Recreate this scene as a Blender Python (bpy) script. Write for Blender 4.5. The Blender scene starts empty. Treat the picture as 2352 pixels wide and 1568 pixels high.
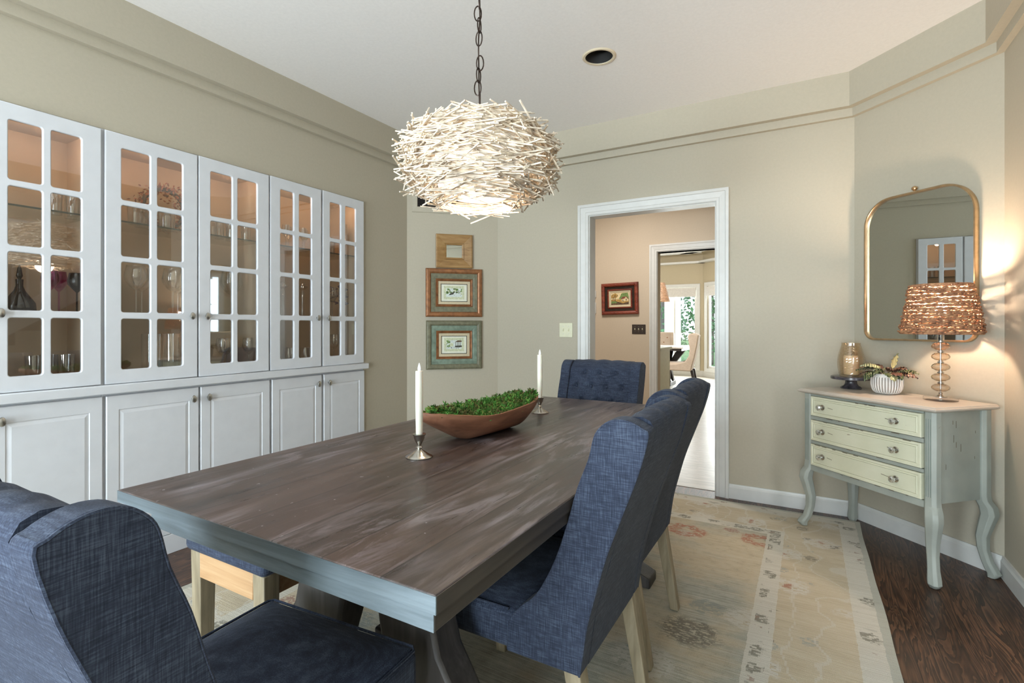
import bpy, bmesh, math, random
from mathutils import Vector, Matrix
from math import sin, cos, pi, radians as rad, sqrt
random.seed(7)
SC = bpy.context.scene
COL = SC.collection
# ------------------------------------------------------------------ camera, world, lights, exposure
H = 1.18
cd = bpy.data.cameras.new('camera'); cam = bpy.data.objects.new('camera', cd); COL.objects.link(cam)
cam.location = (0, 0, H); cam.rotation_euler = (rad(90), 0, rad(30))
cd.lens = 18.0; cd.sensor_width = 36.0; cd.shift_y = -37/2352; cd.clip_start = 0.03; cd.clip_end = 200
SC.camera = cam
vs = SC.view_settings
vs.view_transform = 'Standard'; vs.look = 'None'; vs.gamma = 1.0; vs.use_curve_mapping = False
vs.exposure = 0.1
SC.cycles.use_denoising = True
SC.cycles.max_bounces = 8; SC.cycles.diffuse_bounces = 5; SC.cycles.glossy_bounces = 4
SC.cycles.transmission_bounces = 8; SC.cycles.transparent_max_bounces = 16
SC.cycles.caustics_reflective = False; SC.cycles.caustics_refractive = False
SC.cycles.sample_clamp_indirect = 4.0
w = bpy.data.worlds.new('sky'); SC.world = w; w.use_nodes = True
w.node_tree.nodes['Background'].inputs[0].default_value = (0.86, 0.93, 1.0, 1)
w.node_tree.nodes['Background'].inputs[1].default_value = 1.6

def area(name, loc, target, sx, sy, power, color):
    l = bpy.data.lights.new(name, 'AREA'); l.shape = 'RECTANGLE'; l.size = sx; l.size_y = sy
    l.energy = power; l.color = color
    o = bpy.data.objects.new(name, l); COL.objects.link(o); o.location = loc
    d = Vector(target) - Vector(loc)
    o.rotation_euler = d.to_track_quat('-Z', 'Y').to_euler()
    return o
def point(name, loc, power, color, r=0.03, parent=None):
    l = bpy.data.lights.new(name, 'POINT'); l.energy = power; l.color = color; l.shadow_soft_size = r
    o = bpy.data.objects.new(name, l); COL.objects.link(o); o.location = loc
    if parent: o.parent = parent
    return o
DAY = (0.71, 0.86, 1.0); WARM = (1.0, 0.72, 0.48)
# daylight through the two tall windows of the rear wall, behind the camera
area('window_daylight', (-1.9, -2.62, 1.35), (0.3, 3, 1.3), 1.3, 1.9, 135, DAY)
area('window_daylight', (-0.2, -2.62, 1.35), (-0.4, 1, 0.9), 1.3, 1.9, 92, DAY)
# added lights standing for daylight off the ground, aimed up to brighten the ceiling
area('ceiling_fill', (-1.9, -3.0, 0.35), (-1.0, 2.2, 2.7), 1.3, 0.9, 190, (0.97, 0.97, 1.0))
area('ceiling_fill', (-0.2, -3.0, 0.35), (-0.2, 2.2, 2.7), 1.3, 0.9, 190, (0.97, 0.97, 1.0))
# daylight of the entrance hall, through the wide opening of the right wall
area('entrance_daylight', (2.5, -1.45, 1.3), (0.2, 3.4, 0.8), 1.0, 1.9, 62, (0.88, 0.94, 1.0))
# passage lamp, then an added fill and the daylight of the breakfast room
area('passage_lamp', (-1.9, 4.9, 2.66), (-1.8, 5.2, 0), 0.5, 0.5, 34, (1.0, 0.94, 0.87))
area('breakfast_fill', (-2.7, 7.6, 2.8), (-2.6, 12.4, 1.6), 0.8, 0.8, 120, (1.0, 0.95, 0.88))  # added area light, no fitting there; lifts the dim breakfast room walls
area('breakfast_daylight', (-2.4, 12.75, 1.3), (-2.4, 9, 1.0), 2.2, 2.0, 200, (0.93, 0.97, 1.0))
area('breakfast_daylight', (-1.0, 12.3, 1.5), (-2.4, 9, 1.0), 1.2, 2.0, 180, (0.93, 0.97, 1.0))

# ------------------------------------------------------------------ helpers
def lin(c):
    def f(v):
        v = v/255.0
        return v/12.92 if v <= 0.04045 else ((v+0.055)/1.055)**2.4
    return (f(c[0]), f(c[1]), f(c[2]), 1.0)

class NT:
    """small node-tree writer"""
    def __init__(s, name):
        s.m = bpy.data.materials.new(name); s.m.use_nodes = True
        s.t = s.m.node_tree; s.p = s.t.nodes['Principled BSDF']; s.out = s.t.nodes['Material Output']
    def n(s, typ, **kw):
        x = s.t.nodes.new(typ)
        for k, v in kw.items():
            if k.startswith('i_'):
                key = k[2:]; key = int(key) if key.isdigit() else key
                x.inputs[key].default_value = v
            else: setattr(x, k, v)
        return x
    def l(s, a, b): s.t.links.new(a, b)
    def coord(s, which='Object', scale=(1, 1, 1), loc=(0, 0, 0)):
        c = s.n('ShaderNodeTexCoord'); m = s.n('ShaderNodeMapping')
        m.inputs['Scale'].default_value = scale; m.inputs['Location'].default_value = loc
        s.l(c.outputs[which], m.inputs[0]); return m.outputs[0]
    def noise(s, vec, scale=5, detail=3, rough=0.5, dist=0.0):
        x = s.n('ShaderNodeTexNoise'); x.inputs['Scale'].default_value = scale
        x.inputs['Detail'].default_value = detail; x.inputs['Roughness'].default_value = rough
        x.inputs['Distortion'].default_value = dist
        s.l(vec, x.inputs['Vector']); return x.outputs['Fac']
    def ramp(s, fac, stops):
        r = s.n('ShaderNodeValToRGB'); e = r.color_ramp.elements
        while len(e) < len(stops): e.new(0.5)
        for el, (p, c) in zip(e, stops):
            el.position = p; el.color = c if len(c) == 4 else lin(c)
        s.l(fac, r.inputs[0]); return r.outputs[0]
    def mix(s, fac, a, b, mode='MIX'):
        x = s.n('ShaderNodeMix', data_type='RGBA', blend_type=mode)
        for v, i in ((fac, 0), (a, 6), (b, 7)):
            if isinstance(v, (int, float)): x.inputs[i].default_value = v
            elif isinstance(v, tuple): x.inputs[i].default_value = v if len(v) == 4 else lin(v)
            else: s.l(v, x.inputs[i])
        return x.outputs[2]
    def math(s, op, a, b=0.0, clamp=False):
        x = s.n('ShaderNodeMath', operation=op); x.use_clamp = clamp
        for v, i in ((a, 0), (b, 1)):
            if isinstance(v, (int, float)): x.inputs[i].default_value = v
            else: s.l(v, x.inputs[i])
        return x.outputs[0]
    def color(s, sock): s.l(sock, s.p.inputs['Base Color'])
    def bump(s, sock, strength=0.2, dist=0.01):
        b = s.n('ShaderNodeBump'); b.inputs['Strength'].default_value = strength; b.inputs['Distance'].default_value = dist
        s.l(sock, b.inputs['Height']); s.l(b.outputs[0], s.p.inputs['Normal'])
    def set(s, **kw):
        names = dict(rough='Roughness', metal='Metallic', spec='Specular IOR Level', trans='Transmission Weight',
                     ior='IOR', coat='Coat Weight', sheen='Sheen Weight', alpha='Alpha', es='Emission Strength')
        for k, v in kw.items():
            if k == 'emit': s.p.inputs['Emission Color'].default_value = v
            elif k == 'sss':
                s.p.inputs['Subsurface Weight'].default_value = v; s.p.inputs['Subsurface Scale'].default_value = 0.01
            else: s.p.inputs[names[k]].default_value = v
        return s

def plain(name, c, var=0.06, scale=9.0, bump=0.0, bscale=120.0, stretch=(1, 1, 1), **kw):
    n = NT(name); v = n.coord('Object', stretch)
    a = tuple(max(0, min(255, x*(1-var))) for x in c); b = tuple(max(0, min(255, x*(1+var))) for x in c)
    n.color(n.ramp(n.noise(v, scale, 3), [(0.3, a), (0.7, b)]))
    if bump: n.bump(n.noise(v, bscale, 2), bump, 0.003)
    n.set(**kw); return n.m

def schlick(n, refl, base):
    lw = n.n('ShaderNodeLayerWeight'); lw.inputs[0].default_value = 0.5
    f = n.math('ADD', n.math('MULTIPLY', n.math('POWER', lw.outputs['Facing'], 5.0), 0.96*refl), 0.04*refl+base, True)
    return f, lw
def thin_glass(name, tint=(1, 1, 1, 1), refl=1.0, base=0.03):
    n = NT(name)
    tr = n.n('ShaderNodeBsdfTransparent')
    n.l(n.mix(n.math('MULTIPLY', n.noise(n.coord('Object'), 3, 1), 0.05), tint, (0.9, 0.92, 0.91, 1)), tr.inputs[0])
    gl = n.n('ShaderNodeBsdfGlossy'); gl.inputs['Roughness'].default_value = 0.02
    f, _ = schlick(n, refl, base)
    mx = n.n('ShaderNodeMixShader'); n.l(f, mx.inputs[0]); n.l(tr.outputs[0], mx.inputs[1]); n.l(gl.outputs[0], mx.inputs[2])
    n.l(mx.outputs[0], n.out.inputs[0]); return n.m

def emit_mat(name, c, strength):
    n = NT(name); no = n.noise(n.coord('Object'), 4, 1)
    col = n.ramp(no, [(0.2, c), (0.8, tuple(min(255, x+3) for x in c))])
    n.l(col, n.p.inputs['Emission Color']); n.color(col); n.p.inputs['Emission Strength'].default_value = strength
    return n.m

def crystal_mat():
    n = NT('cut_crystal'); tr = n.n('ShaderNodeBsdfTransparent'); lw = n.n('ShaderNodeLayerWeight'); lw.inputs[0].default_value = 0.35
    n.l(n.ramp(n.math('ADD', lw.outputs['Facing'], n.math('MULTIPLY', n.noise(n.coord('Object'), 60, 2), 0.25)), [(0.2, (250, 246, 240)), (0.6, (236, 226, 212)), (0.85, (168, 146, 122)), (1.0, (225, 215, 205))]), tr.inputs[0])
    gl = n.n('ShaderNodeBsdfGlossy'); gl.inputs['Roughness'].default_value = 0.04
    f, _ = schlick(n, 2.0, 0.08)
    mx = n.n('ShaderNodeMixShader'); n.l(f, mx.inputs[0]); n.l(tr.outputs[0], mx.inputs[1]); n.l(gl.outputs[0], mx.inputs[2])
    n.l(mx.outputs[0], n.out.inputs[0]); return n.m

class B:
    """collects shapes into one bmesh"""
    def __init__(s): s.b = bmesh.new()
    def face(s, pts):
        try: return s.b.faces.new([s.b.verts.new(p) for p in pts])
        except ValueError: return None
    def box(s, x0, y0, z0, x1, y1, z1, M=None):
        x0, x1 = min(x0, x1), max(x0, x1); y0, y1 = min(y0, y1), max(y0, y1); z0, z1 = min(z0, z1), max(z0, z1)
        P = [(x0, y0, z0), (x1, y0, z0), (x1, y1, z0), (x0, y1, z0), (x0, y0, z1), (x1, y0, z1), (x1, y1, z1), (x0, y1, z1)]
        if M is not None: P = [M @ Vector(p) for p in P]
        v = [s.b.verts.new(p) for p in P]
        for f in ((0, 3, 2, 1), (4, 5, 6, 7), (0, 1, 5, 4), (1, 2, 6, 5), (2, 3, 7, 6), (3, 0, 4, 7)):
            s.b.faces.new([v[i] for i in f])
        return s
    def loft(s, loops, closed=True, cap=True, ring=False):
        L = [[s.b.verts.new(p) for p in lp] for lp in loops]; n = len(L[0])
        rng = range(len(L)) if ring else range(len(L)-1)
        for i in rng:
            a, c = L[i], L[(i+1) % len(L)]
            for j in range(n if closed else n-1):
                k = (j+1) % n
                try: s.b.faces.new((a[j], a[k], c[k], c[j]))
                except ValueError: pass
        if cap and closed and not ring:
            for lp, rev in ((L[0], True), (L[-1], False)):
                try: s.b.faces.new(list(reversed(lp)) if rev else lp)
                except ValueError: pass
        return s
    def lathe(s, prof, n=24, c=(0, 0, 0), cap=True, sx=1, sy=1):
        loops = [[(c[0]+r*sx*cos(2*pi*k/n), c[1]+r*sy*sin(2*pi*k/n), c[2]+z) for k in range(n)] for r, z in prof]
        return s.loft(loops, True, cap)
    def tube(s, pts, r, n=6, cap=True, closed=False):
        P = [Vector(p) for p in pts]; loops = []; up = None; N = len(P)
        for i, p in enumerate(P):
            if closed: d = P[(i+1) % N]-P[i-1]
            else: d = P[min(i+1, N-1)]-P[max(i-1, 0)]
            if d.length < 1e-9: d = Vector((0, 0, 1))
            d.normalize()
            if up is None:
                up = Vector((0, 0, 1)) if abs(d.z) < 0.9 else Vector((1, 0, 0))
            a = up - d*up.dot(d)
            if a.length < 1e-6: a = d.orthogonal()
            a.normalize(); up = a; bb = d.cross(a)
            rr = r[i] if isinstance(r, (list, tuple)) else r
            loops.append([p + a*(rr*cos(2*pi*k/n)) + bb*(rr*sin(2*pi*k/n)) for k in range(n)])
        return s.loft(loops, True, cap, ring=closed)
    def prism(s, poly, x0, x1):
        """polygon in (y, z), extruded along x"""
        return s.loft([[(x0, y, z) for y, z in poly], [(x1, y, z) for y, z in poly]])
    def prismy(s, poly, y0, y1):
        return s.loft([[(x, y0, z) for x, z in poly], [(x, y1, z) for x, z in poly]])
    def prismz(s, poly, z0, z1):
        return s.loft([[(x, y, z0) for x, y in poly], [(x, y, z1) for x, y in poly]])
    def frame(s, x0, z0, x1, z1, prof, opened=False):
        """frame around a rectangle; profile (offset outwards, height towards the room)"""
        loops = []
        for o, p in prof:
            if opened: loops.append([(x0-o, -p, z0), (x0-o, -p, z1+o), (x1+o, -p, z1+o), (x1+o, -p, z0)])
            else: loops.append([(x0-o, -p, z0-o), (x0-o, -p, z1+o), (x1+o, -p, z1+o), (x1+o, -p, z0-o)])
        return s.loft(loops, closed=not opened, cap=False)
    def ball(s, c, r, n=10, m=6, sc=(1, 1, 1)):
        pr = [(max(r*sin(pi*i/m), 1e-4), -r*cos(pi*i/m)) for i in range(m+1)]
        loops = [[(c[0]+q*sc[0]*cos(2*pi*k/n), c[1]+q*sc[1]*sin(2*pi*k/n), c[2]+z*sc[2]) for k in range(n)] for q, z in pr]
        return s.loft(loops)
    def make(s, name, mat, parent=None, smooth=False, bevel=0.0, seg=2, weld=True, fix=True):
        if weld: bmesh.ops.remove_doubles(s.b, verts=s.b.verts, dist=1e-5)
        if fix: bmesh.ops.recalc_face_normals(s.b, faces=s.b.faces)
        me = bpy.data.meshes.new(name); s.b.to_mesh(me); s.b.free()
        me.materials.append(mat)
        if smooth:
            for p in me.polygons: p.use_smooth = True
        o = bpy.data.objects.new(name, me); COL.objects.link(o)
        if parent: o.parent = parent
        if bevel:
            md = o.modifiers.new('bevel', 'BEVEL'); md.width = bevel; md.segments = seg
            md.limit_method = 'ANGLE'; md.angle_limit = rad(40); md.harden_normals = False
            for p in me.polygons: p.use_smooth = True
            try: me.set_sharp_from_angle(angle=rad(40))
            except Exception: pass
        elif smooth:
            try: me.set_sharp_from_angle(angle=rad(45))
            except Exception: pass
        return o

def tag(o, label, cat, group=None, kind=None):
    o['label'] = label; o['category'] = cat
    if group: o['group'] = group
    if kind: o['kind'] = kind
    return o
def struct(o): o['kind'] = 'structure'; return o
def thing(name, label, cat, loc=(0, 0, 0), rz=0.0, group=None):
    o = bpy.data.objects.new(name, None); COL.objects.link(o)
    o.location = loc; o.rotation_euler = (0, 0, rz); o.empty_display_size = 0.1
    return tag(o, label, cat, group)
def dup(src, loc, rz=0.0, label=None, group=None):
    r = src.copy(); COL.objects.link(r); r.location = loc; r.rotation_euler = (0, 0, rz)
    if label: r['label'] = label
    if group: r['group'] = group
    for ch in list(src.children):
        c = ch.copy(); COL.objects.link(c); c.parent = r
        for g in list(ch.children):
            d = g.copy(); COL.objects.link(d); d.parent = c
    return r
def rrect(x0, z0, x1, z1, r, n=5):
    P = []
    rs = r if isinstance(r, (list, tuple)) else (r, r, r, r)   # bl br tr tl
    for (cx, cz, a0, q) in ((x0, z0, pi, rs[0]), (x1, z0, 1.5*pi, rs[1]), (x1, z1, 0, rs[2]), (x0, z1, .5*pi, rs[3])):
        ccx = cx + (q if cx == x0 else -q); ccz = cz + (q if cz == z0 else -q)
        for k in range(n+1):
            a = a0 + .5*pi*k/n; P.append((ccx+q*cos(a), ccz+q*sin(a)))
    return P
def plate(name, outer, holes, depth, bev, mat, parent, y=0.0):
    """flat board with holes in the x/z plane; its front is y, its back y+depth"""
    cu = bpy.data.curves.new('tmp', 'CURVE'); cu.dimensions = '2D'; cu.fill_mode = 'BOTH'
    for poly in [outer]+holes:
        sp = cu.splines.new('POLY'); sp.points.add(len(poly)-1); sp.use_cyclic_u = True
        for pt, (a, b) in zip(sp.points, poly): pt.co = (a, b, 0, 1)
    cu.extrude = depth/2-bev; cu.bevel_depth = bev; cu.bevel_resolution = 1; cu.offset = -bev
    ob = bpy.data.objects.new('tmp', cu); COL.objects.link(ob)
    dg = bpy.context.evaluated_depsgraph_get()
    me = bpy.data.meshes.new_from_object(ob.evaluated_get(dg))
    bpy.data.objects.remove(ob); bpy.data.curves.remove(cu)
    me.name = name
    for v in me.vertices: v.co = (v.co.x, y+depth/2-v.co.z, v.co.y)
    me.materials.clear(); me.materials.append(mat)
    o = bpy.data.objects.new(name, me); COL.objects.link(o)
    if parent: o.parent = parent
    return o

# ------------------------------------------------------------------ materials
M = {}
def wallmat(name, c):
    n = NT(name); v = n.coord('Object')
    a = tuple(x*0.985 for x in c); b = tuple(min(255, x*1.012) for x in c)
    n.color(n.ramp(n.noise(v, 60, 4, 0.7), [(0.3, a), (0.7, b)])); n.bump(n.noise(v, 260, 3), 0.06, 0.002)
    n.set(rough=0.62, spec=0.3); return n.m
M['wall'] = wallmat('sage_wall_paint', (180, 172, 154))
M['hallwall'] = wallmat('tan_wall_paint', (198, 183, 162))
M['nookwall'] = wallmat('khaki_wall_paint', (184, 172, 146))
M['ceiling'] = wallmat('ceiling_paint', (236, 233, 230))
M['trim'] = plain('white_trim_paint', (208, 208, 204), 0.012, 20, rough=0.38)
M['cab'] = plain('white_cabinet_lacquer', (210, 212, 216), 0.012, 15, rough=0.4)
M['cabin'] = plain('beige_cabinet_lining', (205, 184, 158), 0.03, 6, rough=0.6)
M['glass'] = thin_glass('cabinet_door_glass', (0.97, 0.97, 0.96, 1), 1.3, 0.10)
M['winglass'] = thin_glass('window_glass', (0.98, 1, 0.99, 1), 0.8, 0.01)
M['ware'] = thin_glass('clear_glassware', (0.975, 0.975, 0.97, 1), 4.0, 0.09)
M['pinkware'] = thin_glass('pink_glassware', (0.85, 0.45, 0.72, 1), 1.5, 0.05)
M['darkware'] = thin_glass('smoky_glassware', (0.22, 0.22, 0.26, 1), 1.5, 0.06)
M['shelfglass'] = thin_glass('shelf_glass', (0.93, 0.96, 0.95, 1), 0.7, 0.02)
M['shelfedge'] = plain('dark_glass_edge', (42, 58, 54), 0.1, 8, rough=0.15)
M['nickel'] = plain('brushed_nickel', (190, 188, 182), 0.05, 40, rough=0.3, metal=1.0)
M['silver'] = plain('polished_pewter', (186, 182, 174), 0.08, 18, rough=0.2, metal=1.0)
M['brass'] = plain('brushed_brass', (204, 176, 140), 0.06, 30, rough=0.32, metal=1.0)
M['mirror'] = plain('silvered_mirror', (226, 230, 228), 0.004, 3, rough=0.01, metal=1.0)
M['black'] = plain('black_metal', (30, 29, 28), 0.1, 10, rough=0.4)
M['blackmatte'] = plain('black_baffle', (34, 33, 32), 0.1, 10, rough=0.75)
M['bronze'] = plain('dark_bronze', (62, 50, 44), 0.12, 40, rough=0.42, metal=0.7)
M['twig'] = plain('bleached_twig', (218, 200, 180), 0.20, 34, rough=0.7)
M['diffuser'] = emit_mat('lit_frosted_glass', (255, 240, 222), 1.15)
M['bulb'] = emit_mat('lit_bulb', (255, 236, 205), 9.0)
M['puck'] = emit_mat('lit_puck_lens', (255, 214, 165), 0.4)
M['candle'] = plain('ivory_wax', (238, 234, 218), 0.02, 20, rough=0.45, sss=0.25)
M['tip'] = plain('milky_flame_tip', (240, 240, 240), 0.02, 20, rough=0.25)
M['ivory'] = plain('ivory_plastic', (218, 216, 188), 0.02, 20, rough=0.35)
M['darkplate'] = plain('dark_bronze_plate', (74, 66, 62), 0.08, 30, rough=0.35, metal=0.5)

def fabric(name, c, c2, c3):
    n = NT(name)
    a = n.noise(n.coord('Object', (420, 420, 26)), 1.0, 2, 0.6)
    b = n.noise(n.coord('Object', (24, 24, 420)), 1.0, 2, 0.6)
    big = n.noise(n.coord('Object'), 9, 2)
    f = n.math('ADD', n.math('MULTIPLY', a, 0.5), n.math('MULTIPLY', b, 0.5))
    f = n.math('ADD', n.math('MULTIPLY', f, 0.85), n.math('MULTIPLY', big, 0.15))
    n.color(n.ramp(f, [(0.32, c), (0.5, c2), (0.68, c3)])); n.bump(f, 0.35, 0.002)
    n.set(rough=0.9, sheen=0.06, spec=0.15); return n.m
M['navy'] = fabric('navy_linen', (34, 39, 51), (52, 59, 76), (83, 93, 110))
M['greige'] = fabric('beige_linen', (176, 160, 144), (200, 184, 168), (216, 202, 188))

def wood(name, dark, mid, light, axis=1, scale=1.0, rough=0.5, dist=1.0, ramp=(0.3, 0.5, 0.72)):
    n = NT(name); st = [14.0, 14.0, 14.0]; st[axis] = 1.4
    v = n.coord('Object', tuple(x*scale for x in st))
    g = n.noise(v, 1.0, 6, 0.62, dist)
    st2 = [90.0, 90.0, 90.0]; st2[axis] = 3.0
    f = n.noise(n.coord('Object', tuple(x*scale for x in st2)), 1.0, 3, 0.6)
    m = n.math('ADD', n.math('MULTIPLY', g, 0.75), n.math('MULTIPLY', f, 0.25))
    n.color(n.ramp(m, [(ramp[0], dark), (ramp[1], mid), (ramp[2], light)])); n.bump(f, 0.15, 0.002)
    n.set(rough=rough); return n.m
M['leg'] = wood('weathered_oak', (98, 88, 70), (144, 131, 107), (178, 165, 140), 2)
M['legx'] = wood('honey_apron_wood', (150, 112, 76), (186, 148, 108), (206, 174, 136), 0)
M['trestle'] = wood('dark_table_wood', (34, 31, 30), (56, 52, 50), (84, 80, 78), 2)
M['slate'] = wood('slate_washed_edge', (66, 72, 76), (90, 101, 107), (122, 134, 141), 0)
M['edge'] = wood('dark_table_edge', (50, 46, 43), (66, 61, 57), (82, 76, 70), 1)
M['gilt'] = wood('rustic_gold_wood', (112, 80, 44), (150, 114, 68), (178, 146, 98), 0, 2)
M['copper'] = plain('copper_gilt', (142, 96, 62), 0.14, 30, rough=0.4, metal=0.35)
M['olive'] = plain('patinated_olive_frame', (110, 108, 86), 0.12, 40, rough=0.5)
M['verdi'] = plain('patinated_green_frame', (116, 132, 116), 0.14, 24, rough=0.4)
M['linen'] = plain('linen_mat', (196, 182, 152), 0.03, 60, rough=0.8)
M['redwood'] = wood('carved_red_wood', (70, 26, 18), (120, 52, 36), (160, 82, 58), 0, 2, 0.35)

def tabletop():
    n = NT('weathered_plank_top'); v = n.coord('Object')
    sx = n.n('ShaderNodeSeparateXYZ'); n.l(v, sx.inputs[0])
    PW = 0.1425
    q = n.math('DIVIDE', n.math('ADD', sx.outputs[0], 0.035), PW); idx = n.math('FLOOR', q); fr = n.math('FRACT', q)
    cx = n.n('ShaderNodeCombineXYZ'); n.l(idx, cx.inputs[0])
    wn = n.n('ShaderNodeTexWhiteNoise', noise_dimensions='3D'); n.l(cx.outputs[0], wn.inputs['Vector'])
    off = n.n('ShaderNodeVectorMath', operation='ADD')
    sc = n.n('ShaderNodeVectorMath', operation='SCALE'); n.l(wn.outputs['Color'], sc.inputs[0]); sc.inputs['Scale'].default_value = 7.0
    n.l(v, off.inputs[0]); n.l(sc.outputs[0], off.inputs[1])
    def st(sc_):
        m = n.n('ShaderNodeMapping'); m.inputs['Scale'].default_value = sc_; n.l(off.outputs[0], m.inputs[0]); return m.outputs[0]
    g = n.noise(st((20, 1.5, 20)), 1, 7, 0.7, 1.6)
    f = n.noise(st((150, 5, 150)), 1, 3, 0.65)
    big = n.noise(st((2.6, 1.2, 2.6)), 1, 3, 0.5, 0.6)
    base = n.ramp(g, [(0.28, (44, 38, 37)), (0.46, (66, 57, 54)), (0.60, (86, 75, 71)), (0.76, (112, 101, 98))])
    c = n.mix(n.ramp(big, [(0.42, (0, 0, 0)), (0.66, (150, 150, 150))]), base, n.mix(0.55, base, (128, 90, 72)))
    wmask = n.math('MULTIPLY', n.ramp(n.noise(st((15, 2.4, 15)), 1, 7, 0.72, 1.1), [(0.48, (0, 0, 0)), (0.62, (205, 205, 205))]), n.ramp(n.noise(v, 3.2, 2), [(0.40, (40, 40, 40)), (0.60, (235, 235, 235))]))
    c = n.mix(n.math('MULTIPLY', wn.outputs['Value'], 0.45), c, (44, 37, 36))
    c = n.mix(wmask, c, (160, 150, 157))
    c = n.mix(n.ramp(f, [(0.40, (100, 100, 100)), (0.58, (0, 0, 0))]), c, (58, 50, 47))
    kn = n.n('ShaderNodeTexVoronoi'); kn.inputs['Scale'].default_value = 1.0
    n.l(st((6, 2.4, 6)), kn.inputs['Vector'])
    c = n.mix(n.ramp(kn.outputs['Distance'], [(0.05, (225, 225, 225)), (0.13, (0, 0, 0))]), c, (46, 36, 33))
    chips = n.ramp(n.noise(v, 60, 2), [(0.72, (0, 0, 0)), (0.75, (200, 200, 200))])
    c = n.mix(n.math('MULTIPLY', chips, n.math('GREATER_THAN', big, 0.5)), c, (186, 184, 190))
    e = n.math('MINIMUM', fr, n.math('SUBTRACT', 1.0, fr))
    seam = n.ramp(e, [(0.006, (255, 255, 255)), (0.018, (0, 0, 0))])
    c = n.mix(n.math('MULTIPLY', seam, 0.85), c, (36, 31, 30))
    n.color(c); n.bump(f, 0.06, 0.002)
    n.l(n.ramp(g, [(0.3, (138, 138, 138)), (0.7, (172, 172, 172))]), n.p.inputs['Roughness'])
    return n.m
M['top'] = tabletop()

def floorwood(name, cols, pw, axis, rough, gl=0.0):
    n = NT(name); v = n.coord('Object'); s = n.n('ShaderNodeSeparateXYZ'); n.l(v, s.inputs[0])
    across = s.outputs[0 if axis == 1 else 1]; along = s.outputs[1 if axis == 1 else 0]
    q = n.math('DIVIDE', across, pw); idx = n.math('FLOOR', q); fr = n.math('FRACT', q)
    cx = n.n('ShaderNodeCombineXYZ'); n.l(idx, cx.inputs[0])
    wn = n.n('ShaderNodeTexWhiteNoise', noise_dimensions='3D'); n.l(cx.outputs[0], wn.inputs['Vector'])
    row = n.math('ADD', n.math('DIVIDE', along, 1.1), n.math('MULTIPLY', wn.outputs['Value'], 5.0))
    n.l(n.math('FLOOR', row), cx.inputs[1]); fr2 = n.math('FRACT', row)
    wn2 = n.n('ShaderNodeTexWhiteNoise', noise_dimensions='3D'); n.l(cx.outputs[0], wn2.inputs['Vector'])
    sc = n.n('ShaderNodeVectorMath', operation='SCALE'); n.l(wn2.outputs['Color'], sc.inputs[0]); sc.inputs['Scale'].default_value = 9.0
    off = n.n('ShaderNodeVectorMath', operation='ADD'); n.l(v, off.inputs[0]); n.l(sc.outputs[0], off.inputs[1])
    m = n.n('ShaderNodeMapping'); n.l(off.outputs[0], m.inputs[0])
    m.inputs['Scale'].default_value = (16, 1.6, 16) if axis == 1 else (1.6, 16, 16)
    g = n.noise(m.outputs[0], 1, 3, 0.5, 1.2)
    rings = n.math('FRACT', n.math('MULTIPLY', g, 9.0))
    m2 = n.n('ShaderNodeMapping'); n.l(off.outputs[0], m2.inputs[0])
    m2.inputs['Scale'].default_value = (260, 7, 260) if axis == 1 else (7, 260, 260)
    pore = n.noise(m2.outputs[0], 1, 2, 0.5)
    c = n.ramp(rings, [(0.0, cols[0]), (0.45, cols[1]), (0.9, cols[2]), (1.0, cols[0])])
    c = n.mix(n.math('MULTIPLY', wn2.outputs['Value'], 0.45), c, cols[0])
    c = n.mix(n.ramp(pore, [(0.52, (0, 0, 0)), (0.66, (150, 150, 150))]), c, cols[0])
    e = n.math('MINIMUM', fr, n.math('SUBTRACT', 1.0, fr))
    seam = n.ramp(e, [(0.008, (220, 220, 220)), (0.03, (0, 0, 0))])
    c = n.mix(seam, c, tuple(x*0.35 for x in cols[0]))
    n.color(c); n.bump(n.math('SUBTRACT', pore, seam), 0.12, 0.002); n.set(rough=rough); return n.m
M['floor'] = floorwood('dark_oak_floor', ((42, 28, 20), (76, 50, 36), (112, 78, 56)), 0.083, 1, 0.36)
M['hallfloor'] = floorwood('pale_oak_floor', ((150, 140, 126), (172, 162, 148), (192, 183, 170)), 0.083, 0, 0.3)

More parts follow.
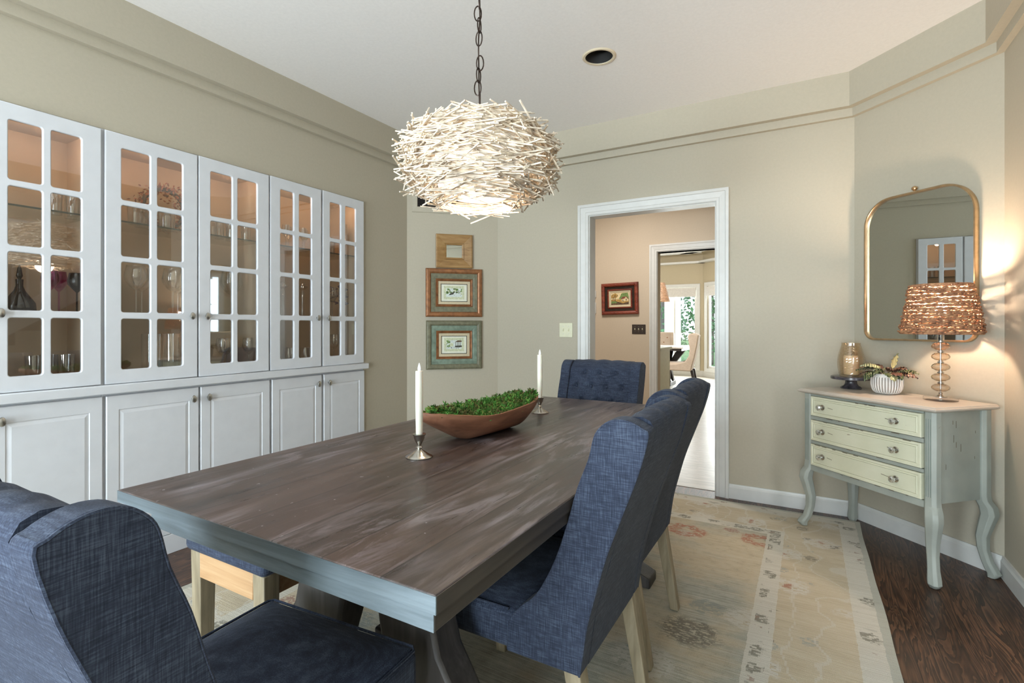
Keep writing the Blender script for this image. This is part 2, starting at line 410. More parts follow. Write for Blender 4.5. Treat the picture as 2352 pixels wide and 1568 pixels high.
def rugmat():
    n = NT('faded_wool_rug'); v = n.coord('Object'); s = n.n('ShaderNodeSeparateXYZ'); n.l(v, s.inputs[0])
    a, b = 1.345, 1.835
    sn = n.n('ShaderNodeVectorMath', operation='SNAP'); n.l(v, sn.inputs[0]); sn.inputs[1].default_value = (0.0075, 0.0055, 1.0); vk = sn.outputs[0]
    wob = n.math('MULTIPLY', n.math('SUBTRACT', n.noise(vk, 30, 3), 0.5), 0.012)
    dx = n.math('SUBTRACT', a, n.math('ABSOLUTE', s.outputs[0])); dy = n.math('SUBTRACT', b, n.math('ABSOLUTE', s.outputs[1]))
    d = n.math('ADD', n.math('MINIMUM', dx, dy), wob)
    streak = n.noise(n.coord('Object', (3.5, 150, 1)), 1, 4, 0.7)
    grain = n.noise(n.coord('Object', (260, 420, 1)), 1, 2, 0.6)
    big = n.noise(v, 1.5, 3, 0.55); mid = n.noise(n.coord('Object', (3, 9, 1)), 1, 4, 0.65, 0.6)
    gold = n.ramp(n.math('ADD', n.math('MULTIPLY', streak, 0.6), n.math('MULTIPLY', mid, 0.4)), [(0.3, (176, 158, 130)), (0.5, (202, 186, 156)), (0.7, (216, 204, 180))])
    grey = n.ramp(streak, [(0.3, (132, 130, 114)), (0.5, (170, 167, 150)), (0.7, (202, 198, 184))])
    cream = n.ramp(streak, [(0.3, (200, 192, 174)), (0.7, (224, 218, 204))])
    fieldmask = n.ramp(n.math('ADD', n.math('MULTIPLY', big, 0.7), n.math('MULTIPLY', mid, 0.3)), [(0.44, (0, 0, 0)), (0.56, (255, 255, 255))])
    field = n.mix(fieldmask, gold, grey)
    mott = n.noise(vk, 26, 4, 0.7)
    field = n.mix(n.ramp(mott, [(0.50, (0, 0, 0)), (0.62, (120, 120, 120))]), field, (214, 206, 188))
    field = n.mix(n.ramp(mott, [(0.36, (130, 130, 130)), (0.46, (0, 0, 0))]), field, (128, 116, 96))
    border = n.mix(n.ramp(n.noise(vk, 19, 4, 0.7), [(0.52, (0, 0, 0)), (0.62, (110, 110, 110))]), gold, (218, 208, 188))
    def motif(scale, seed, r0, r1, thresh):
        vo = n.n('ShaderNodeTexVoronoi'); vo.inputs['Scale'].default_value = 1.0; vo.inputs['Randomness'].default_value = 0.75
        dis = n.n('ShaderNodeVectorMath', operation='ADD')
        nz = n.n('ShaderNodeTexNoise'); nz.inputs['Scale'].default_value = 22; nz.inputs['Detail'].default_value = 3
        n.l(vk, nz.inputs['Vector'])
        sc_ = n.n('ShaderNodeVectorMath', operation='SCALE'); n.l(nz.outputs['Color'], sc_.inputs[0]); sc_.inputs['Scale'].default_value = 0.09
        sh2 = n.n('ShaderNodeVectorMath', operation='ADD'); n.l(vk, sh2.inputs[0]); sh2.inputs[1].default_value = (seed, seed*1.7, 0)
        n.l(sh2.outputs[0], dis.inputs[0]); n.l(sc_.outputs[0], dis.inputs[1])
        mp = n.n('ShaderNodeMapping'); mp.inputs['Scale'].default_value = (scale, scale*1.2, 1); n.l(dis.outputs[0], mp.inputs[0])
        n.l(mp.outputs[0], vo.inputs['Vector'])
        sep = n.n('ShaderNodeSeparateColor'); n.l(vo.outputs['Color'], sep.inputs[0])
        ring = n.ramp(vo.outputs['Distance'], [(r0*0.6, (0, 0, 0)), (r0, (255, 255, 255)), (r1, (255, 255, 255)), (r1*1.25, (0, 0, 0))])
        pick = n.math('GREATER_THAN', sep.outputs[0], thresh)
        rm = n.n('ShaderNodeMapping'); rm.inputs['Scale'].default_value = (34, 80, 1); n.l(sh2.outputs[0], rm.inputs[0])
        rough_ = n.ramp(n.noise(rm.outputs[0], 1, 3, 0.7), [(0.43, (0, 0, 0)), (0.50, (255, 255, 255))])
        return n.math('MULTIPLY', n.math('MULTIPLY', ring, pick), rough_)
    def ov(base, m, k, col): return n.mix(n.math('MULTIPLY', m, k), base, col)
    field = ov(field, motif(2.1, 7.7, 0.0, 0.30, 0.5), 0.8, (106, 98, 84))
    field = ov(field, motif(2.4, 11.3, 0.0, 0.26, 0.45), 0.75, (206, 200, 186))
    field = ov(field, motif(2.6, 3.1, 0.13, 0.25, 0.45), 0.9, (178, 112, 84))
    field = ov(field, motif(5.2, 1.3, 0.0, 0.20, 0.62), 0.7, (150, 96, 84))
    field = ov(field, motif(4.0, 15.1, 0.06, 0.24, 0.5), 0.6, (132, 140, 134))
    border = ov(border, motif(4.6, 5.2, 0.16, 0.34, 0.30), 0.8, (216, 210, 198))
    border = ov(border, motif(4.6, 5.2, 0.0, 0.13, 0.35), 0.85, (170, 112, 86))
    border = ov(border, motif(6.5, 2.2, 0.05, 0.18, 0.5), 0.75, (118, 108, 90))
    border = ov(border, motif(7.5, 8.8, 0.10, 0.20, 0.45), 0.7, (158, 160, 152))
    vine = n.n('ShaderNodeTexWave'); vine.inputs['Scale'].default_value = 2.6; vine.inputs['Distortion'].default_value = 14.0; vine.inputs['Detail'].default_value = 2.0; vine.inputs['Detail Scale'].default_value = 1.2
    n.l(vk, vine.inputs['Vector'])
    border = ov(border, n.ramp(vine.outputs['Fac'], [(0.965, (0, 0, 0)), (0.985, (255, 255, 255))]), 0.6, (214, 206, 190))
    guard = ov(cream, motif(10.0, 4.4, 0.12, 0.36, 0.2), 0.85, (122, 116, 98))
    guard = ov(guard, motif(13.0, 6.1, 0.0, 0.2, 0.5), 0.7, (150, 118, 98))
    def step(x0): return n.math('GREATER_THAN', d, x0)
    c = n.mix(step(0.028), n.mix(0.5, cream, (150, 156, 142)), guard)
    for x0, col in ((0.098, cream), (0.112, border), (0.382, cream), (0.398, guard), (0.452, cream), (0.466, field)):
        c = n.mix(step(x0), c, col)
    c = n.mix(n.math('MULTIPLY', grain, 0.4), c, n.mix(0.5, c, (110, 102, 88)))
    n.color(c); n.bump(n.math('ADD', grain, streak), 0.6, 0.006); n.set(rough=0.95, spec=0.1, sheen=0.2); return n.m
M['rug'] = rugmat()
M['fringe'] = plain('cream_fringe', (214, 204, 180), 0.08, 60, rough=0.9)

def distressed(name, c, c2, wear):
    n = NT(name); v = n.coord('Object')
    f = n.noise(n.coord('Object', (9, 9, 60)), 1, 4, 0.6)
    col = n.ramp(n.noise(v, 7, 4), [(0.3, c), (0.7, c2)])
    w_ = n.ramp(f, [(0.70, (0, 0, 0)), (0.74, (255, 255, 255))])
    k = n.ramp(n.noise(v, 16, 2), [(0.56, (0, 0, 0)), (0.62, (255, 255, 255))])
    n.color(n.mix(n.math('MULTIPLY', w_, k), col, wear)); n.set(rough=0.5); return n.m
M['bluegrey'] = distressed('blue_grey_chalk_paint', (146, 151, 143), (162, 166, 157), (84, 72, 58))
M['butter'] = distressed('cream_chalk_paint', (208, 207, 180), (218, 216, 192), (110, 92, 66))
M['chesttop'] = plain('greige_chest_top', (186, 176, 164), 0.03, 12, rough=0.28)
M['groove'] = plain('dark_groove', (96, 84, 66), 0.1, 20, rough=0.7)
M['crystal'] = crystal_mat()
M['knobglass'] = thin_glass('bright_knob_glass', (0.99, 0.99, 0.98, 1), 5.0, 0.30)
M['acrylic'] = thin_glass('clear_acrylic', (0.97, 0.96, 0.95, 1), 0.9, 0.02)
M['chrome'] = plain('chrome', (214, 212, 208), 0.02, 10, rough=0.08, metal=1.0)

def raffia():
    n = NT('woven_seagrass'); g = n.noise(n.coord('Object', (90, 90, 24)), 1, 4, 0.7)
    h = n.noise(n.coord('Object'), 34, 3)
    f = n.math('ADD', n.math('MULTIPLY', g, 0.5), n.math('MULTIPLY', h, 0.5))
    n.color(n.ramp(f, [(0.32, (84, 56, 40)), (0.46, (150, 104, 74)), (0.58, (184, 138, 100)), (0.7, (206, 170, 130))]))
    n.bump(g, 0.4, 0.004); n.set(rough=0.8)
    return n.m
M['raffia'] = raffia()
def terracotta():
    n = NT('worn_dough_bowl_wood'); v = n.coord('Object')
    g = n.noise(n.coord('Object', (12, 3, 22)), 1, 5, 0.6, 0.5)
    c = n.ramp(g, [(0.3, (98, 62, 44)), (0.5, (140, 94, 70)), (0.7, (164, 116, 90))])
    kn = n.n('ShaderNodeTexVoronoi'); kn.inputs['Scale'].default_value = 7; n.l(v, kn.inputs['Vector'])
    c = n.mix(n.ramp(kn.outputs['Distance'], [(0.05, (200, 200, 200)), (0.12, (0, 0, 0))]), c, (70, 44, 32))
    n.color(c); n.bump(g, 0.15, 0.003); n.set(rough=0.55); return n.m
M['dough'] = terracotta()
def mossmat():
    n = NT('preserved_moss'); v = n.coord('Object')
    c = n.ramp(n.noise(v, 24, 4, 0.65), [(0.30, (58, 46, 24)), (0.40, (92, 88, 42)), (0.48, (58, 96, 34)), (0.56, (66, 134, 44)), (0.64, (128, 134, 70)), (0.74, (72, 120, 46))])
    n.color(c); n.set(rough=0.85); return n.m
M['moss'] = mossmat()
def leafmat(name, a, b, c_, under=None):
    n = NT(name); v = n.coord('Generated'); s = n.n('ShaderNodeSeparateXYZ'); n.l(v, s.inputs[0])
    wv = n.n('ShaderNodeTexWave'); wv.inputs['Scale'].default_value = 3.2; wv.inputs['Distortion'].default_value = 3.0
    n.l(v, wv.inputs['Vector'])
    n.color(n.ramp(wv.outputs['Fac'], [(0.25, a), (0.5, b), (0.8, c_)])); n.set(rough=0.4); return n.m
M['leafdark'] = leafmat('dark_green_leaf', (34, 40, 26), (54, 66, 38), (96, 108, 70))
M['leafpale'] = leafmat('pale_striped_leaf', (96, 104, 66), (152, 150, 108), (188, 182, 142))
M['leafred'] = leafmat('maroon_leaf_underside', (48, 32, 28), (84, 54, 44), (118, 84, 66))
M['soil'] = plain('potting_soil', (52, 42, 34), 0.2, 60, rough=0.95)
def potmat():
    n = NT('ribbed_white_ceramic'); v = n.coord('Object'); g = n.n('ShaderNodeNewGeometry')
    n.color(n.ramp(g.outputs['Pointiness'], [(0.47, (140, 130, 120)), (0.52, (226, 222, 216))])); n.set(rough=0.5); return n.m
M['pot'] = potmat()
M['grey_groove'] = plain('grey_glaze', (128, 118, 108), 0.05, 30, rough=0.6)
M['marble'] = plain('dark_marble', (62, 58, 62), 0.5, 26, rough=0.22)
M['amber'] = thin_glass('amber_glass', (0.97, 0.912, 0.83, 1), 1.2, 0.05)
M['wax'] = plain('cream_pillar_wax', (244, 226, 200), 0.02, 20, rough=0.5, sss=0.2)
M['wreath'] = plain('dried_rust_leaves', (150, 84, 52), 0.3, 60, rough=0.8)
M['bluetwist'] = plain('blue_twisted_glass', (44, 40, 120), 0.1, 30, rough=0.15)
M['paper'] = plain('print_paper', (220, 220, 202), 0.02, 30, rough=0.7)
M['shade_cloth'] = plain('grey_roman_shade', (206, 202, 196), 0.03, 40, rough=0.9)
M['darktable'] = plain('dark_brown_table', (48, 40, 38), 0.12, 30, rough=0.35)
M['palecab'] = plain('pale_green_cabinet', (206, 210, 196), 0.02, 20, rough=0.5)
M['rope_shade'] = plain('rope_pendant_shade', (190, 156, 130), 0.22, 60, rough=0.8)
M['bark'] = wood('tree_bark', (58, 52, 46), (92, 84, 76), (124, 116, 106), 2)
M['foliage'] = plain('tree_leaves', (78, 128, 84), 0.35, 14, rough=0.7)
M['lawn'] = plain('lawn_grass', (120, 160, 110), 0.2, 5, rough=0.9)
M['porch'] = plain('white_rough_column', (236, 236, 236), 0.03, 60, rough=0.8)

# ------------------------------------------------------------------ room shell
CZ = 2.72
XL = -2.875; XR = 0.80; YB = 3.785; YR = -2.4
DL0 = (XL, 3.239); DL1 = (-2.329, YB); DR0 = (0.25, YB); DR1 = (XR, 3.235)
POLY = [(XL, YR), DL0, DL1, DR0, DR1, (XR, YR)]      # clockwise seen from above
s2 = sqrt(.5)
def inset(poly, d):
    out = []; n = len(poly)
    for i in range(n):
        p0, p1, p2 = Vector(poly[i-1]), Vector(poly[i]), Vector(poly[(i+1) % n])
        a = (p1-p0).normalized(); b = (p2-p1).normalized()
        na, nb = Vector((a.y, -a.x)), Vector((b.y, -b.x))         # inward for clockwise order
        k = (na+nb); k = k/ (1+na.dot(nb)); q = p1 + k*d
        out.append((q.x, q.y))
    return out
def wallslab(name, p, q, z0, z1, mat, holes=(), th=0.1):
    """wall from p to q (left to right seen from inside); holes (t0,t1,z0,z1) in metres along it"""
    p, q = Vector(p), Vector(q); L = (q-p).length; ang = math.atan2(q.y-p.y, q.x-p.x)
    b = B(); ts = sorted({0.0, L} | {h[0] for h in holes} | {h[1] for h in holes})
    for t0, t1 in zip(ts, ts[1:]):
        if t1-t0 < 1e-6: continue
        segs = [(z0, z1)]
        for h in holes:
            if h[0] <= t0+1e-6 and h[1] >= t1-1e-6:
                new = []
                for a, c in segs:
                    if h[2] > a: new.append((a, min(c, h[2])))
                    if h[3] < c: new.append((max(a, h[3]), c))
                segs = new
        for a, c in segs:
            if c-a > 1e-6: b.box(t0, 0, a, t1, th, c)
    o = b.make(name, mat, weld=False); o.location = (p.x, p.y, 0); o.rotation_euler = (0, 0, ang)
    return struct(o)
CABY0, CABY1, CABZ = 0.330, 2.758, 2.106
wallslab('wall_left', (XL, YR), DL0, 0, CZ, M['wall'], [(CABY0-YR, CABY1-YR, -0.01, CABZ)])
wallslab('wall_left_diagonal', DL0, DL1, 0, CZ, M['wall'])
DX0, DX1, DZ = -1.482, -0.556, 2.036
wallslab('wall_back', DL1, DR0, 0, CZ, M['wall'], [(DX0-DL1[0], DX1-DL1[0], -0.01, DZ)], 0.115)
wallslab('wall_right_diagonal', DR0, DR1, 0, CZ, M['wall'])
OY0, OY1 = 0.75, 2.55
wallslab('wall_right', DR1, (XR, YR), 0, CZ, M['wall'], [(DR1[1]-OY1, DR1[1]-OY0, -0.01, 2.10)])
WIN = [(-2.55, -1.25), (-0.85, 0.45)]
wallslab('wall_rear', (XR, YR), (XL, YR), 0, CZ, M['wall'], [(XR-b_, XR-a_, 0.4, 2.3) for a_, b_ in WIN])
cb_ = B()
for x0, y0, x1, y1 in ((-3.4, -2.5, 0.9, 2.67), (-3.4, 2.91, 0.9, 3.9), (-3.4, 2.67, -1.155, 2.91), (-0.915, 2.67, 0.9, 2.91)): cb_.box(x0, y0, CZ, x1, y1, CZ+0.08)
ci_, so_ = [], []
for k in range(48):
    a = 2*pi*k/48; m_ = max(abs(cos(a)), abs(sin(a)))
    ci_.append((-1.035+0.084*cos(a), 2.79+0.084*sin(a), CZ)); so_.append((-1.035+0.12*cos(a)/m_, 2.79+0.12*sin(a)/m_, CZ))
cb_.loft([ci_, so_], True, False)
struct(cb_.make('ceiling', M['ceiling'], weld=False))
struct(B().box(-3.4, -2.5, -0.06, 0.9, 3.88, 0.0).make('floor', M['floor']))
def ring(name, d0, d1, z0, z1, mat, poly=POLY):
    A, C = inset(poly, d0), inset(poly, d1); n = len(A); b = B()
    for i in range(n):
        j = (i+1) % n
        b.loft([[(A[i][0], A[i][1], z0), (C[i][0], C[i][1], z0), (C[i][0], C[i][1], z1), (A[i][0], A[i][1], z1)],
                [(A[j][0], A[j][1], z0), (C[j][0], C[j][1], z0), (C[j][0], C[j][1], z1), (A[j][0], A[j][1], z1)]], True, False)
    return struct(b.make(name, mat))
ring('trim_1', -0.001, 0.031, 2.462, CZ, M['wall'])      # stepped soffit, lower step
ring('trim_2', 0.030, 0.074, 2.512, CZ, M['wall'])       # stepped soffit, upper step
# baseboards
def baseboard(name, p, q, h=0.098, m0=0.0, m1=0.0):
    p, q = Vector(p), Vector(q); L = (q-p).length; b = B()
    prof = [(0, 0), (-0.016, 0), (-0.016, h-0.022), (-0.011, h-0.012), (-0.009, h), (0, h)]
    t = math.tan(rad(22.5))
    b.loft([[(0-m0*y*t, y, z) for y, z in prof], [(L+m1*y*t, y, z) for y, z in prof]])
    o = b.make(name, M['trim']); o.location = (p.x, p.y, 0); o.rotation_euler = (0, 0, math.atan2(q.y-p.y, q.x-p.x))
    return struct(o)
baseboard('baseboard_left', (XL, CABY1+0.002), DL0, m1=1)
baseboard('baseboard_left_diagonal', DL0, DL1, m0=1, m1=1)
baseboard('baseboard_back', DL1, (-1.575, YB), m0=1)
baseboard('baseboard_back.001', (-0.468, YB), DR0, m1=1)
baseboard('baseboard_right_diagonal', DR0, DR1, m0=1, m1=1)
baseboard('baseboard_right', DR1, (XR, OY1+0.09), m0=1)
# cased opening to the passage
CAS = [(0.0, 0.0), (0.0, 0.012), (0.006, 0.016), (0.022, 0.016), (0.026, 0.019), (0.062, 0.022), (0.066, 0.028), (0.085, 0.028), (0.087, 0.024), (0.087, 0.0)]
def doorway(name, x0, x1, z1, y, th, mat):
    b = B(); b.frame(x0-0.006, 0, x1+0.006, z1+0.006, CAS, True)
    o = b.make(name, mat); o.location = (0, y, 0); struct(o)
    j = B(); j.box(x0-0.012, 0, 0, x0, th, z1); j.box(x1, 0, 0, x1+0.012, th, z1); j.box(x0-0.012, 0, z1, x1+0.012, th, z1+0.012)
    k = j.make('jamb', mat, o); return o
doorway('door_1', DX0+0.002, DX1-0.002, DZ-0.004, YB-0.0005, 0.12, M['trim'])
# rear windows, seen only in reflections
def window(name, x0, x1, z0, z1, loc, rz, cols=2, rows=3, mat=None, casing=0.09, shade=0.0):
    r = B(); r.frame(x0, z0, x1, z1, [(0, 0.0), (0, 0.018), (casing-0.01, 0.024), (casing, 0.018), (casing, 0.0)])
    fr = r.make(name, M['trim']); fr.location = loc; fr.rotation_euler = (0, 0, rz); struct(fr)
    s = B(); w_ = 0.05
    for a, c in ((x0, x0+w_), (x1-w_, x1)): s.box(a, 0.02, z0, c, 0.07, z1)
    for a, c in ((z0, z0+w_), (z1-w_, z1)): s.box(x0+w_, 0.02, a, x1-w_, 0.07, c)
    for i in range(1, cols): xx = x0+(x1-x0)*i/cols; s.box(xx-0.02, 0.025, z0+w_, xx+0.02, 0.065, z1-w_)
    for i in range(1, rows): zz = z0+(z1-z0)*i/rows; s.box(x0+w_, 0.03, zz-0.01, x1-w_, 0.06, zz+0.01)
    s.make('sash', M['trim'], fr)
    B().box(x0+0.04, 0.043, z0+0.04, x1-0.04, 0.047, z1-0.04).make('glass', M['winglass'], fr)
    return fr
for i, (a, c) in enumerate(WIN):
    window('window_%d' % (i+1), -c, -a, 0.4, 2.3, (0, YR, 0), pi, 2, 3)
# entrance hall beyond the right-hand opening (seen in the cabinet glass)
b = B(); b.frame(0, 0, OY1-OY0, 2.10, CAS, True)
o = b.make('door_2', M['trim']); o.location = (XR, OY1, 0); o.rotation_euler = (0, 0, -pi/2); struct(o)
j = B(); j.box(-0.001, 0, 0, 0.012, 0.1, 2.1); j.box(OY1-OY0-0.012, 0, 0, OY1-OY0+0.001, 0.1, 2.1); j.box(0, 0, 2.09, OY1-OY0, 0.1, 2.101)
j.make('jamb', M['trim'], o)
struct(B().box(0.9, -1.6, -0.06, 5.0, 4.8, 0).make('floor_entrance', M['floor']))
struct(B().box(0.95, -1.6, CZ+0.3, 5.0, 4.8, CZ+0.38).make('ceiling_entrance', M['ceiling']))
struct(B().box(4.95, -1.6, 0, 5.05, 4.8, CZ+0.3).make('wall_entrance_right', M['wall']))
struct(B().box(0.9, 4.75, 0, 5.0, 4.85, CZ+0.3).make('wall_entrance_back', M['wall']))
struct(B().box(0.9, -1.7, 0, 5.0, -1.6, CZ+0.3).make('wall_entrance_rear', M['wall']))
st = B(); n_ = 12
for k in range(n_):
    st.box(3.0, 0.9+0.26*k, 0.185*k, 3.9, 0.9+0.26*(k+1)+0.02, 0.185*(k+1))
stair = struct(st.make('staircase', M['floor']))
st = B(); st.loft([[(2.96, 0.8, -0.0), (3.0, 0.8, 0.0), (3.0, 0.8, 0.28), (2.96, 0.8, 0.28)], [(2.96, 4.0, 2.1), (3.0, 4.0, 2.1), (3.0, 4.0, 2.46), (2.96, 4.0, 2.46)]]); st.make('stringer', M['trim'], stair)
st = B()
for k in range(22): y = 0.9+0.14*k; st.box(2.965, y, 0.25+0.7*(y-0.9), 2.99, y+0.025, 1.0+0.712*(y-0.9))
st.make('balusters', M['trim'], stair)
st = B(); st.tube([(2.98, 0.8, 0.95), (2.98, 3.4, 2.8)], 0.03, 8); st.make('handrail', M['darktable'], stair)

# ------------------------------------------------------------------ rug
rg = B(); NX, NY = 44, 60
def rugpt(i, j, top):
    x = -1.345+2.69*i/NX; y = -1.835+3.67*j/NY
    ex = 0.004*sin(y*3)+0.0015*sin(y*11); ey = 0.003*sin(x*5)+0.0015*sin(x*17)
    if i in (0, NX): x += ex
    if j in (0, NY): y += ey
    return (x, y, (0.011+0.0012*sin(7*x+3*y)*sin(5*y)) if top else 0.001)
T = [[rg.b.verts.new(rugpt(i, j, True)) for j in range(NY+1)] for i in range(NX+1)]
for i in range(NX):
    for j in range(NY): rg.b.faces.new((T[i][j], T[i+1][j], T[i+1][j+1], T[i][j+1]))
edge = [T[i][0] for i in range(NX+1)]+[T[NX][j] for j in range(1, NY+1)]+[T[i][NY] for i in range(NX-1, -1, -1)]+[T[0][j] for j in range(NY-1, 0, -1)]
low = [rg.b.verts.new((v.co.x, v.co.y, 0.001)) for v in edge]
for k in range(len(edge)): kk = (k+1) % len(edge); rg.b.faces.new((edge[kk], edge[k], low[k], low[kk]))
rug = thing('area_rug', 'large faded beige and grey-green patterned wool rug under the dining table', 'rug', (-1.075, 1.835, 0))
rg.make('pile', M['rug'], rug, fix=False)
fg = B()
for k in range(150):
    x = -1.34+2.68*k/149+random.uniform(-.006, .006); L = random.uniform(.004, .012)
    fg.tube([(x, 1.832, 0.008), (x+random.uniform(-.004, .004), 1.835+L*.6, 0.008), (x+random.uniform(-.006, .006), 1.836+L, 0.003)], 0.0016, 4)
f_ = fg.make('fringe', M['fringe'], rug); f_['kind'] = 'stuff'
# ------------------------------------------------------------------ built-in cabinets along the left wall
COUNTER = 0.90
rc = tag(B().prismz([(0.315, -0.045), (2.772, -0.045), (2.772, -0.0005), (CABY1-0.001, -0.0005), (CABY1-0.001, 0.335), (0.332, 0.335), (0.332, -0.0005), (0.315, -0.0005)], 0.858, COUNTER).make('countertop', M['cab'], bevel=0.004),
         'long white ledge running between the glass cabinets and the lower cabinets', 'countertop')
rc.location = (XL, 0, 0); rc.rotation_euler = (0, 0, pi/2)
ROWS = [(0.968, 1.212), (1.243, 1.486), (1.514, 1.759), (1.785, 2.032)]
UD = [(0.336, 0.722, [(0.40, 0.51), (0.54, 0.66)], 'r'), (0.728, 1.112, [(0.79, 0.90), (0.929, 1.037)], 'l'),
      (1.126, 1.547, [(1.193, 1.318), (1.350, 1.472)], 'r'), (1.554, 1.971, [(1.617, 1.741), (1.772, 1.894)], 'l'),
      (1.980, 2.360, [(2.049, 2.146), (2.185, 2.283)], 'r'), (2.374, 2.745, [(2.433, 2.528), (2.568, 2.665)], 'l')]
LD = [(0.336, 0.724, 'r'), (0.730, 1.117, 'l'), (1.131, 1.554, 'r'), (1.564, 1.977, 'l'), (1.992, 2.364, 'r'), (2.382, 2.750, 'l')]
BND = [0.331, 1.119, 1.9755, 2.757]
def knob(parent, x, y, z):
    b = B(); b.lathe([(0.004, 0), (0.004, 0.012), (0.009, 0.015), (0.0125, 0.020), (0.011, 0.026), (0.005, 0.029), (0.0005, 0.0295)], 14, sy=1.65)
    for v in b.b.verts: v.co = (v.co.x, -v.co.z, v.co.y)
    o = b.make('knob', M['nickel'], parent, smooth=True); o.location = (x, y, z); return o
UL = ['tall white cabinet with glass doors cut off by the left frame edge', 'middle white glass-door cabinet holding balloon wine glasses and a wreath',
      'white glass-door cabinet nearest the stacked framed pictures']
LLb = ['white base cabinet furthest left, behind the near navy chairs', 'middle white base cabinet behind the near end of the table',
       'white base cabinet nearest the diagonal corner wall']
for u in range(3):
    y0, y1 = BND[u], BND[u+1]; W = y1-y0
    c = thing('glass_cabinet', UL[u], 'cabinet', (XL, y0, 0), pi/2, 'built-in glass cabinets')
    b = B(); D = 0.345; t = 0.016
    b.box(0.001, D-t, COUNTER, W-0.001, D, 2.102); b.box(0.001, 0.0, COUNTER, t, D-t, 2.102); b.box(W-t, 0.0, COUNTER, W-0.001, D-t, 2.102)
    b.box(t, 0.0, 2.086, W-t, D-t, 2.102); b.box(t, 0.0, COUNTER+0.001, W-t, D-t, COUNTER+0.014)
    b.make('carcass', M['cabin'], c, weld=False)
    b = B(); fe = 0.012
    b.box(0, -0.003, COUNTER, 0.018, 0.0, 2.104); b.box(W-(0.018 if u < 2 else 0.014), -0.003, COUNTER, W+(0 if u < 2 else 0.0), 0.0, 2.104)
    b.box(0.018, -0.003, 2.088, W-0.018, 0.0, 2.104); b.box(W/2-0.012, -0.003, COUNTER, W/2+0.012, 0.0, 2.088)
    b.make('face_frame', M['cab'], c, weld=False)
    for dy0, dy1, cols, side in UD[2*u:2*u+2]:
        a0, a1 = dy0-y0, dy1-y0
        holes = [rrect(p-y0, q, r-y0, s_, 0.010, 3) for p, r in cols for q, s_ in ROWS]
        d = plate('door', [(a0, 0.902), (a1, 0.902), (a1, 2.100), (a0, 2.100)], holes, 0.017, 0.004, M['cab'], c, -0.0205)
        B().box(cols[0][0]-y0-0.012, -0.0105, 0.956, cols[1][1]-y0+0.012, -0.0085, 2.044).make('glass_pane', M['glass'], d)
        knob(d, (a1-0.036) if side == 'r' else (a0+0.036), -0.0205, 1.230)
        hx = (a0+0.014) if side == 'r' else (a1-0.014)
        for zz in (1.0, 1.98): B().box(hx-0.012, 0.0005, zz-0.02, hx+0.012, 0.02, zz+0.02).make('hinge', M['black'], d)
    for z in (1.685, 1.226):
        s = B().box(t+0.003, 0.030, z, W-t-0.003, 0.325, z+0.008).make('glass_shelf', M['shelfglass'], c)
        B().box(t+0.003, 0.0265, z, W-t-0.003, 0.030, z+0.008).make('front_edge', M['shelfedge'], s)
    for q in (0.25, 0.75):
        pk = B().lathe([(0.036, 0.0), (0.036, -0.012), (0.028, -0.013), (0.0005, -0.013)], 20, (W*q, 0.055, 2.086)).make('puck_light', M['nickel'], c, smooth=True)
        B().lathe([(0.026, 0), (0.026, -0.003), (0.0005, -0.003)], 20, (W*q, 0.055, 2.0728)).make('lens', M['puck'], pk)
        point('cabinet_lamp', (W*q, 0.075, 2.05), 0.8, (1.0, 0.62, 0.38), 0.02, c)
    # base unit
    c = thing('base_cabinet', LLb[u], 'cabinet', (XL, y0, 0), pi/2, 'built-in base cabinets')
    b = B(); b.box(0.001, 0.0, 0.0, W-0.001, 0.33, 0.857); b.make('carcass', M['cab'], c)
    B().box(0, -0.020, 0.102, W-(0.006 if u == 2 else 0), -0.0005, 0.166).make('bottom_rail', M['cab'], c, bevel=0.002)
    B().box(0, -0.020, 0.0, W-(0.004 if u == 2 else 0), -0.0005, 0.099).make('toe_board', M['cab'], c, bevel=0.002)
    for dy0, dy1, side in LD[2*u:2*u+2]:
        a0, a1 = dy0-y0, dy1-y0; z0, z1 = 0.171, 0.846
        def rc_(dx, dz, y): return [(a0+dx, y, z0+dz), (a1-dx, y, z0+dz), (a1-dx, y, z1-dz), (a0+dx, y, z1-dz)]
        b = B().loft([rc_(0, 0, -0.002), rc_(0, 0, -0.017), rc_(0.003, 0.003, -0.0205), rc_(0.050, 0.068, -0.0205), rc_(0.052, 0.070, -0.0170), rc_(0.056, 0.074, -0.0170), rc_(0.070, 0.088, -0.0205)])
        d = b.make('door', M['cab'], c)
        knob(d, (a1-0.036) if side == 'r' else (a0+0.036), -0.0205, 0.787)

# ------------------------------------------------------------------ things inside the cabinets
def lathe_thing(name, label, cat, prof, mat, loc, group, n=14):
    o = B().lathe(prof, n).make(name, mat, smooth=True); o.location = loc
    return tag(o, label, cat, group)
def wine(r, h, bowl):
    return [(r*0.80, 0), (r*0.80, 0.003), (0.004, 0.010), (0.0035, h*(1-bowl)-0.006), (r*0.55, h*(1-bowl)+0.012), (r*0.95, h*(1-bowl*0.62)), (r, h*(1-bowl*0.45)), (r*0.80, h),
            (r*0.77, h), (r*0.96, h*(1-bowl*0.45)), (r*0.5, h*(1-bowl)+0.016), (0.0005, h*(1-bowl)+0.010)]
def tumbler(r, h, k=1.0): return [(r*0.85*k, 0), (r, h), (r*0.95, h), (r*0.80*k, 0.010), (0.0005, 0.010)]
SH0, SH1, SH2 = COUNTER+0.0145, 1.2345, 1.6935
XG = -3.03
def spread(proto, ys, z, dx=(0.0,)):
    for i, y in enumerate(ys): dup(proto, (XG+dx[i % len(dx)], y, z), random.uniform(0, 6))
